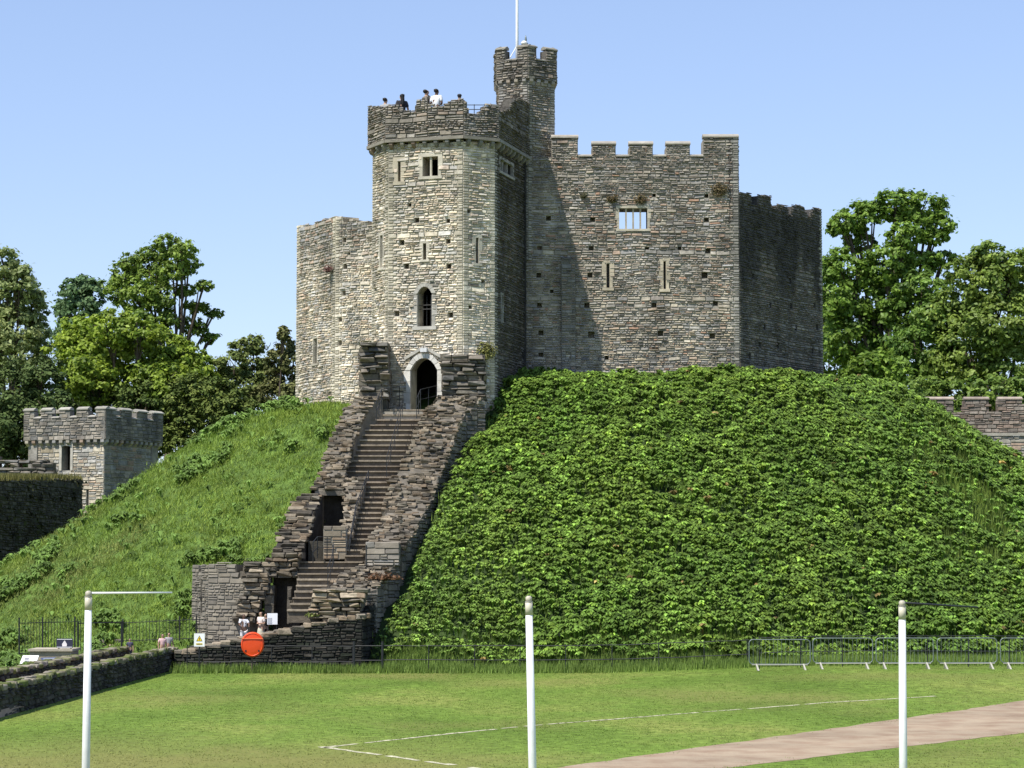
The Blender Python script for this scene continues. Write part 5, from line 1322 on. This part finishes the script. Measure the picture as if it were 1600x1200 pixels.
def fronds(pts, size, h, col, nf=6, var=.2, shingle=None):
    """arching leaf sprays: nf per plant, four triangles each"""
    n = len(pts) * nf; p = np.repeat(pts, nf, 0); S = np.repeat(size, nf) * (.7 + .6 * NR.random(n)); H = np.repeat(h, nf)
    az = NR.random(n) * 2 * np.pi
    if shingle is not None: az = np.arctan2((p[:, 1] - MCY) * MK * MK, p[:, 0] - MCX) + NR.normal(size=n) * shingle
    d = np.c_[np.cos(az), np.sin(az), np.zeros(n)]; t = np.c_[-np.sin(az), np.cos(az), np.zeros(n)]
    z = np.array([0, 0, 1.]); el = .15 + .55 * NR.random(n); w = S * (.2 + .14 * NR.random(n))
    b0 = p + z * (H * .45)[:, None]; m1 = p + d * (S * .45)[:, None] + z * (H + S * el * .5)[:, None]; tip = p + d * S[:, None] + z * (H + S * (el * .5 - .32))[:, None]
    V = np.stack([b0, m1 - t * w[:, None], m1 + z * (w * .35)[:, None], m1 + t * w[:, None], tip], 1).reshape(-1, 3)
    i = np.arange(n)[:, None] * 5; T = np.concatenate([i + np.array([[0, 2, 1]]), i + np.array([[0, 3, 2]]), i + np.array([[1, 2, 4]]), i + np.array([[2, 3, 4]])], 1).reshape(-1, 3)
    c = np.repeat(col, nf, 0) * (1 + var * NR.normal(size=(n, 1))); c = np.repeat(np.clip(c, .003, .9), 5, 0).reshape(-1, 5, 3); c[:, 4] *= 1.15
    return V, T, c.reshape(-1, 3)
# right side of the mound: knee-high leafy ground cover
x, y = scatter(90000, -9, 45, 95.5, 146)
xr_ = np.interp(y, [e[0] for e in edgeR], [e[1] for e in edgeR]); xr_ = np.where(y > 113.5, X(757, 114), xr_)
z = motte_np(x, y); r = np.hypot(x - MCX, (y - MCY) * MK)
keepm = (x > xr_ + np.where(y < 112, .38, .25)) & (r < 40.9) & (r > 16.2) & ~keep_mask(x, y) & (y < 139) & (np.abs(x / y) < .245) & ((y < 128) | (x > 15))
x, y, z, r = x[keepm], y[keepm], z[keepm], r[keepm]
px_ = 800 + x / y * F
grassy = np.clip((px_ - 1330) / 120, 0, 1) * np.clip((vn(x, y, .5, 3) - .35) * 3, 0, 1) * (r < 34)      # thinner grass near the right shoulder
foot = np.clip((px_ - 560) / 260, 0, 1)                                                                   # soft nettles near the stairs
hgt = .1 + .5 * vn(x, y, .5, 8) + .6 * (vn(x, y, 1.3, 9) - .3) + .2 * NR.random(len(x)); hgt = np.clip(hgt, .08, 1.2); hgt *= np.where(r > 40, .6, 1.0) * np.clip(.25 + (x - xr_[keepm]) * .5, .25, 1)
tone = vn(x, y, .35, 12)[:, None]
col = np.array([.106, .192, .033]) * (1 - tone) + np.array([.165, .255, .042]) * tone
col = col * (1 - .0 * foot[:, None]); yel = (NR.random(len(x)) < .004)[:, None]; col = np.where(yel, np.array([.26, .2, .07]), col)
s_ = (NR.random(len(x)) > grassy * .9)
col = col * np.exp(.3 * NR.normal(size=(len(x), 1))) * np.where(NR.random((len(x), 1)) < .12, np.array([1.28, 1.2, 1.0]), 1.0)
net = np.clip((850 - px_) / 160, 0, 1) * np.clip((r - 27) / 5, 0, 1)          # softer, paler nettles low down beside the stairs
col = col * (1 + net[:, None] * np.array([.22, .16, .35]))
V, T, C = fronds(np.c_[x, y, z][s_], ((.15 + .15 * NR.random(len(x))) * (1 - .3 * net))[s_], hgt[s_], col[s_], 6, var=.28, shingle=1.0)
np_obj('ground_cover', V, T, C, M['fern'], kind='stuff', label='dense leafy green ground cover on the right side of the mound', cat='ground cover')
gq = (~s_) | (NR.random(len(x)) < .1)
V, T, C = blades(np.c_[x, y, z][gq], .35 + .3 * NR.random(gq.sum()), .02, np.tile([.16, .23, .04], (gq.sum(), 1)), nb=8, spread=.22)
np_obj('long_grass', V, T, C, M['blade'], kind='stuff', label='patch of long bright grass on the right shoulder of the mound', cat='grass')
# left side: long grass with weeds
x, y = scatter(62000, -46, -4, 90, 140)
xl_ = np.interp(y, [e[0] for e in edgeL], [e[1] for e in edgeL])
z = np.maximum(motte_np(x, y), 0); r = np.hypot(x - MCX, (y - MCY) * MK)
km = (x > -36) & (y < 131) & (x < xl_ - .1) & ~keep_mask(x, y) & ((x < -17.3) | (r < 41.2)) & ((y < 122) | (r > 14)) & ~((x > -17.2) & (y < 101.5)) & (y > 92 - (x + 18) * .3 * 0) & ~((x > X(50, 95)) & (x < X(124, 95)) & (y < 97.5) & (y > 94))
x, y, z, r = x[km], y[km], z[km], r[km]
wd = vn(x, y, .55, 21); tn = vn(x, y, .3, 22)[:, None]
col = np.array([.16, .25, .037]) * (1 - tn) + np.array([.245, .32, .055]) * tn
ol = np.clip((vn(x, y, .22, 27) - .5) * 3, 0, 1)[:, None] * .6; col = col * (1 - ol) + np.array([.21, .21, .07]) * ol
V, T, C = blades(np.c_[x, y, z], .15 + .2 * NR.random(len(x)) * (.3 + tn[:, 0]), .02, col, nb=7, spread=.22, lean=1.0)
np_obj('long_grass', V, T, C, M['blade'], kind='stuff', label='long bright grass on the left slope of the mound', cat='grass')
wq = (wd > .71) | (NR.random(len(x)) < .02)
V, T, C = fronds(np.c_[x, y, z][wq], .18 + .16 * NR.random(wq.sum()), .25 + .35 * NR.random(wq.sum()), np.tile([.14, .225, .05], (wq.sum(), 1)) * (.7 + .6 * NR.random((wq.sum(), 1))), 6)
np_obj('weeds', V, T, C, M['fern'], kind='stuff', label='leafy weed clumps among the long grass on the left slope', cat='weeds')
# rough grass along the fence foot
x, y = scatter(22000, -14, 26, 94.6, 99.6); z = np.maximum(np.array([G(a, b) for a, b in zip(x, y)]), motte_np(x, y) - .02)
x0_ = np.where(y > 97.3, X(598, 97), -20); kk_ = x > x0_; x, y, z = x[kk_], y[kk_], z[kk_]
k_ = NR.random(len(x)) < np.where(y > 96.6, .9, np.exp(-((y - 96.6) / .8) ** 2) * (1.0 + (x < -6)) * .8); x, y, z = x[k_], y[k_], z[k_]
V, T, C = blades(np.c_[x, y, z], .16 + .3 * NR.random(len(x)), .016, np.tile([.17, .25, .05], (len(x), 1)), nb=6, spread=.12)
np_obj('rough_grass', V, T, C, M['blade'], kind='stuff', label='rough grass along the foot of the metal fence', cat='grass')
# mown turf: short tufts over the lawn sheet
x, y = scatter(45000, -16, 24, 46, 96); z = np.array([G(a, b) for a, b in zip(x, y)])
pdl = (x - pl0[0]) * d0.y - (y - pl0[1]) * d0.x; pdr = (x - pr0[0]) * d1.y - (y - pr0[1]) * d1.x
k_ = ~((pdl > -.05 + .25 * NR.normal(size=len(x))) & (pdr < .05 + .25 * NR.normal(size=len(x)))) & (x > -15.2 + (y - 52) * .022)
for (la, lb) in ((gp(500, 1169), gp(830, 1134)), (gp(830, 1134), gp(1460, 1088)), (gp(500, 1167), gp(900, 1225))):
    a = np.array(la); b = np.array(lb); dv = (b - a) / np.linalg.norm(b - a); q = np.c_[x, y] - a; t_ = q @ dv
    k_ &= ~((np.abs(q[:, 0] * dv[1] - q[:, 1] * dv[0]) < .1) & (t_ > -.3) & (t_ < np.linalg.norm(b - a)))
x, y, z = x[k_], y[k_], z[k_]
t_ = vn(x, y * .6, .35, 31)[:, None]; dry = np.clip((vn(x * 1.1, y * .8, .22, 33) - .5) * 2.5, 0, 1)[:, None]
dry = np.maximum(dry * .5, (np.clip((62 - y - .15 * x - 1.5 * np.sin(x * .8)) / 12, 0, 1) * np.clip((1.5 - x) / 3.5, 0, 1))[:, None] * .75)
col = np.array([.125, .2, .03]) * (1 - t_) + np.array([.18, .26, .045]) * t_; col = col * (1 - dry) + np.array([.27, .25, .09]) * dry
V, T, C = blades(np.c_[x, y, z], .02 + .02 * NR.random(len(x)), .009, col, nb=5, spread=.08, lean=2.2)
np_obj('turf', V, T, C, M['blade'], kind='stuff', label='short grass blades of the mown lawn', cat='grass')
# plants rooted in the walls
def wall_plant(w, px, py, rpx, label, col, n=140, size=.06):
    u, zz = w.uv(px, py); c = np.array(w.pt(u, zz, .1)); k = rpx / 30.
    e = unit(n) * (NR.random((n, 1)) ** .5) * np.array([k, .22, k * .7]); pos = c + e
    nr = e + np.array([0, -.4, .5]) + .6 * unit(n) * .5; nr /= np.linalg.norm(nr, axis=1, keepdims=True)
    root = thing('wall_plant', label, 'plant', c, 'plants growing from the keep walls')
    V, T, C = leaves(pos, nr, size * (.6 + .8 * NR.random(n)), np.array(col) * (.6 + .8 * NR.random((n, 1)))); np_obj('foliage', V, T, C, M['fern'], root)
    MB().tube([w.pt(u, zz - .1, -.05), w.pt(u, zz + .1, .1)], .02, 5).build('stem', M['bark'], root)
RU = (.13, .10, .045)
wall_plant(wm, 1124, 296, 16, 'rusty plant tuft high near the right end of the curtain wall', RU, 240)
wall_plant(wm, 1001, 311, 12, 'small rusty plant tuft above the right light of the three-light window', RU)
wall_plant(wm, 957, 310, 10, 'small rusty plant tuft above left of the three-light window', RU)
wall_plant(wm, 912, 305, 7, 'tiny olive plant tuft beside the shadow edge on the curtain wall', (.08, .08, .04), 90)
wall_plant(wr_, 757, 548, 20, 'yellow-green creeper on the broken corner above the right pier', (.2, .2, .06), 420, .07)
wall_plant(wl1, 515, 421, 9, 'dark drooping plant with pinkish flowers on the wall left of the tower', (.12, .06, .05), 120)
def pier_plant(px, py, Y, k, label, col, n=220):
    c = np.array(P(px, py, Y)); e = unit(n) * np.array([k, .5, k * .35]); e[:, 2] = np.abs(e[:, 2]); pos = c + e * NR.random((n, 1))
    root = thing('wall_plant', label, 'plant', c, 'plants growing from the keep walls'); nr = unit(n) + np.array([0, 0, .8]); nr /= np.linalg.norm(nr, axis=1, keepdims=True)
    V, T, C = leaves(pos, nr, .08 * (.6 + .8 * NR.random(n)), np.array(col) * (.6 + .8 * NR.random((n, 1)))); np_obj('foliage', V, T, C, M['fern'], root)
    MB().tube([tuple(c - np.array([0, 0, .2])), tuple(c + np.array([0, 0, .1]))], .02, 5).build('stem', M['bark'], root)
pier_plant(578, 540, 114.3, .6, 'grassy tuft on top of the left pier', (.13, .14, .05))
pier_plant(490, 962, 98.5, .35, 'yellow-green plant at the foot of the stair wall', (.16, .19, .05))
pier_plant(600, 905, 101.6, .9, 'rust-coloured dead growth on the lower stair wall', (.2, .11, .06), 300)

# ------------------------------------------------------------------ people
def skin_mesh(name, nodes, edges, mt, parent, loc, col, sub=1):
    me = bpy.data.meshes.new(name); me.from_pydata([n[0] for n in nodes], edges, [])
    o = bpy.data.objects.new(name, me); COL.objects.link(o); md = o.modifiers.new('s', 'SKIN'); md.use_smooth_shade = True
    for v, nd in zip(me.skin_vertices[0].data, nodes):
        r = nd[1]; v.radius = r if isinstance(r, tuple) else (r, r)
    me.skin_vertices[0].data[0].use_root = True
    o.modifiers.new('d', 'SUBSURF').levels = sub
    dg = bpy.context.evaluated_depsgraph_get(); ev = o.evaluated_get(dg); nm = bpy.data.meshes.new_from_object(ev)
    bpy.data.objects.remove(o)
    a = nm.color_attributes.new('col', 'FLOAT_COLOR', 'POINT'); a.data.foreach_set('color', np.tile(np.array([*col, 1], dtype=np.float32), len(nm.vertices)))
    nm.materials.clear(); nm.materials.append(mt); nm.polygons.foreach_set('use_smooth', [True] * len(nm.polygons))
    r = bpy.data.objects.new(name, nm); COL.objects.link(r); r.parent = parent; r.location = loc
    return r
def person(label, base, H, yaw=0, shirt=(.5, .5, .5), legs=(.05, .05, .08), hair=(.02, .015, .012), skin=(.42, .26, .18), long_hair=False, arms='down', dress=False, cap=None):
    """standing figure facing -Y before yaw; base = point between the feet"""
    root = thing('person', label, 'person', base, 'visitors'); root.rotation_euler = (0, 0, yaw); k = H / 1.72
    S = lambda x, y, z: (x * k, y * k, z * k)
    if arms == 'fold': el, wr_p, hd = (.24, .02, 1.12), (.06, -.20, 1.14), (-.02, -.21, 1.15)
    elif arms == 'lean': el, wr_p, hd = (.26, -.14, 1.16), (.20, -.34, 1.10), (.18, -.42, 1.09)
    else: el, wr_p, hd = (.25, .02, 1.12), (.26, -.05, .88), (.26, -.08, .80)
    nodes = [(S(0, 0, .95), .13 * k), (S(0, 0, 1.12), .115 * k), (S(0, .01, 1.30), (.15 * k, .11 * k)), (S(0, 0, 1.44), .07 * k), (S(0, -.005, 1.50), .052 * k), (S(0, -.02, 1.56), .075 * k), (S(0, -.02, 1.62), .088 * k), (S(0, -.01, 1.68), .06 * k), (S(0, -.105, 1.59), .014 * k)]
    edges = [(0, 1), (1, 2), (2, 3), (3, 4), (4, 5), (5, 6), (6, 7), (5, 8)]
    for sg in (-1, 1):
        b = len(nodes); nodes += [(S(sg * .17, 0, 1.40), .06 * k), (S(sg * el[0], el[1], el[2]), .043 * k), (S(sg * wr_p[0], wr_p[1], wr_p[2]), .03 * k), (S(sg * hd[0] + (.03 if arms == 'fold' else 0), hd[1], hd[2]), .032 * k)]
        edges += [(2, b), (b, b + 1), (b + 1, b + 2), (b + 2, b + 3)]
        hx_, hy_, hz_ = nodes[b + 3][0]
        for f in range(5):         # four fingers and a thumb
            ang = (f - 1.5) * .022 * k; ln = (.075, .085, .08, .065, .05)[f] * k; bb = len(nodes)
            dirz = -1 if arms == 'down' else -.35; diry = -.25 if arms == 'down' else -1
            q = (hx_ + (ang if f < 4 else sg * -.03 * k), hy_ + diry * ln * .5 + (0 if f < 4 else -.02 * k), hz_ + dirz * ln * .5); q2 = (q[0], q[1] + diry * ln * .35, q[2] + dirz * ln * .6 - .004)
            nodes += [(q, .009 * k), (q2, .007 * k)]; edges += [(b + 3, bb), (bb, bb + 1)]
        b = len(nodes); nodes += [(S(sg * .095, 0, .86), .092 * k), (S(sg * .10, -.015, .48), .058 * k), (S(sg * .10, .02, .09), .04 * k), (S(sg * .11, -.12, .035), .035 * k)]
        edges += [(0, b), (b, b + 1), (b + 1, b + 2), (b + 2, b + 3)]
    skin_mesh('body', nodes, edges, M['skin'], root, (0, 0, 0), skin)
    tn = [(S(0, 0, .93), (.165 * k, .125 * k)), (S(0, 0, 1.12), (.15 * k, .12 * k)), (S(0, .01, 1.30), (.185 * k, .13 * k)), (S(0, 0, 1.425), (.10 * k, .085 * k))]; te = [(0, 1), (1, 2), (2, 3)]
    for sg in (-1, 1):
        b = len(tn); mid = tuple(lerp(p, q, .75) for p, q in zip((.17, 0, 1.40), el)); tn += [(S(sg * .175, 0, 1.385), .082 * k), (S(sg * mid[0], mid[1], mid[2]), .068 * k)]; te += [(2, b), (b, b + 1)]
    skin_mesh('shirt', tn, te, M['cloth'], root, (0, 0, 0), shirt)
    if dress:
        skin_mesh('skirt', [(S(0, 0, .97), .16 * k), (S(0, 0, .75), .19 * k), (S(0, 0, .45), .22 * k), (S(0, 0, .38), .225 * k)], [(0, 1), (1, 2), (2, 3)], M['cloth'], root, (0, 0, 0), legs)
    else:
        ln = [(S(0, 0, .93), (.165 * k, .13 * k))]; le = []
        for sg in (-1, 1):
            b = len(ln); ln += [(S(sg * .095, 0, .82), .112 * k), (S(sg * .10, -.015, .48), .082 * k), (S(sg * .10, .02, .12), .065 * k)]; le += [(0, b), (b, b + 1), (b + 1, b + 2)]
        skin_mesh('trousers', ln, le, M['cloth'], root, (0, 0, 0), legs)
    hn = [(S(0, .01, 1.68), .105 * k), (S(0, .035, 1.62), .108 * k), (S(0, .06, 1.55), .075 * k)]; he = [(0, 1), (1, 2)]
    if long_hair: hn += [(S(0, .07, 1.44), .085 * k), (S(0, .09, 1.28), .075 * k), (S(0, .09, 1.16), .03 * k)]; he += [(2, 3), (3, 4), (4, 5)]
    skin_mesh('hair', hn, he, M['hair'], root, (0, 0, 0), cap or hair)
    for sg in (-1, 1):
        MB().lathe(S(sg * .032, -.098, 1.625), [(.002, -.008), (.010, -.003), (.010, .003), (.002, .008)], 6, (.02, .015, .012)).build('eye', M['hair'], None).parent = root
    return root
def on_roof(px, py_top, Y, H): 
    t = P(px, py_top, Y); return (t.x, t.y, t.z - H)
rz = ROOFZ
def roof_person(px, py, Y, label, **k):
    t = P(px, py, Y); k['yaw'] = k.get('yaw', 0) + 2.7; person(label, (t.x, t.y, rz), max(1.1, t.z - rz), **k)
roof_person(602, 152, 118.6, 'person with dark hair whose head just shows at the left of the tower parapet', shirt=(.3, .3, .3))
roof_person(628, 146, 118.0, 'person with long black hair leaning on the tower parapet', shirt=(.03, .03, .035), hair=(.01, .01, .01), long_hair=True, yaw=.9)
roof_person(666, 139, 117.2, 'person in a brown shirt with dark hair on the tower roof', shirt=(.2, .17, .14), arms='lean', yaw=-.5)
roof_person(682, 138, 116.6, 'person in a bright white shirt standing on the tower roof', shirt=(.8, .8, .8), arms='fold', skin=(.16, .09, .06))
roof_person(718, 146, 117.0, 'person in a dull pink top at the right of the tower roof', shirt=(.3, .2, .18), hair=(.03, .03, .035), yaw=.4)
def ground_person(px, py_top, Y, zb, label, **k):
    t = P(px, py_top, Y); person(label, (t.x, t.y, zb), max(1.0, t.z - zb), **k)
ground_person(381, 959, 99.0, .95, 'person in a white shirt with spread arms behind the orange lifebuoy housing', shirt=(.8, .78, .8), legs=(.75, .72, .72), arms='lean', skin=(.15, .085, .06), yaw=.3)
ground_person(408, 955, 99.6, .95, 'person in a pale outfit beside the white notice board', shirt=(.7, .6, .55), legs=(.5, .47, .36), arms='fold', yaw=-.7, dress=True)
ground_person(416, 958, 99.9, .95, 'person in dark clothes bending in front of the white notice board', shirt=(.025, .025, .03), legs=(.02, .02, .025), yaw=-1.0)
ground_person(254, 990, 100.4, .22, 'child in a pale pink top walking along the causeway path', shirt=(.75, .5, .48), legs=(.1, .05, .06), yaw=.5)
ground_person(264, 988, 101.2, .22, 'child in grey with dark hair behind the one in pink', shirt=(.4, .38, .38), legs=(.06, .06, .08), yaw=.5)
ground_person(203, 999, 102.3, .22, 'small figure in dark blue by the railings on the path', shirt=(.06, .06, .1), legs=(.05, .05, .08), hair=(.04, .04, .08))
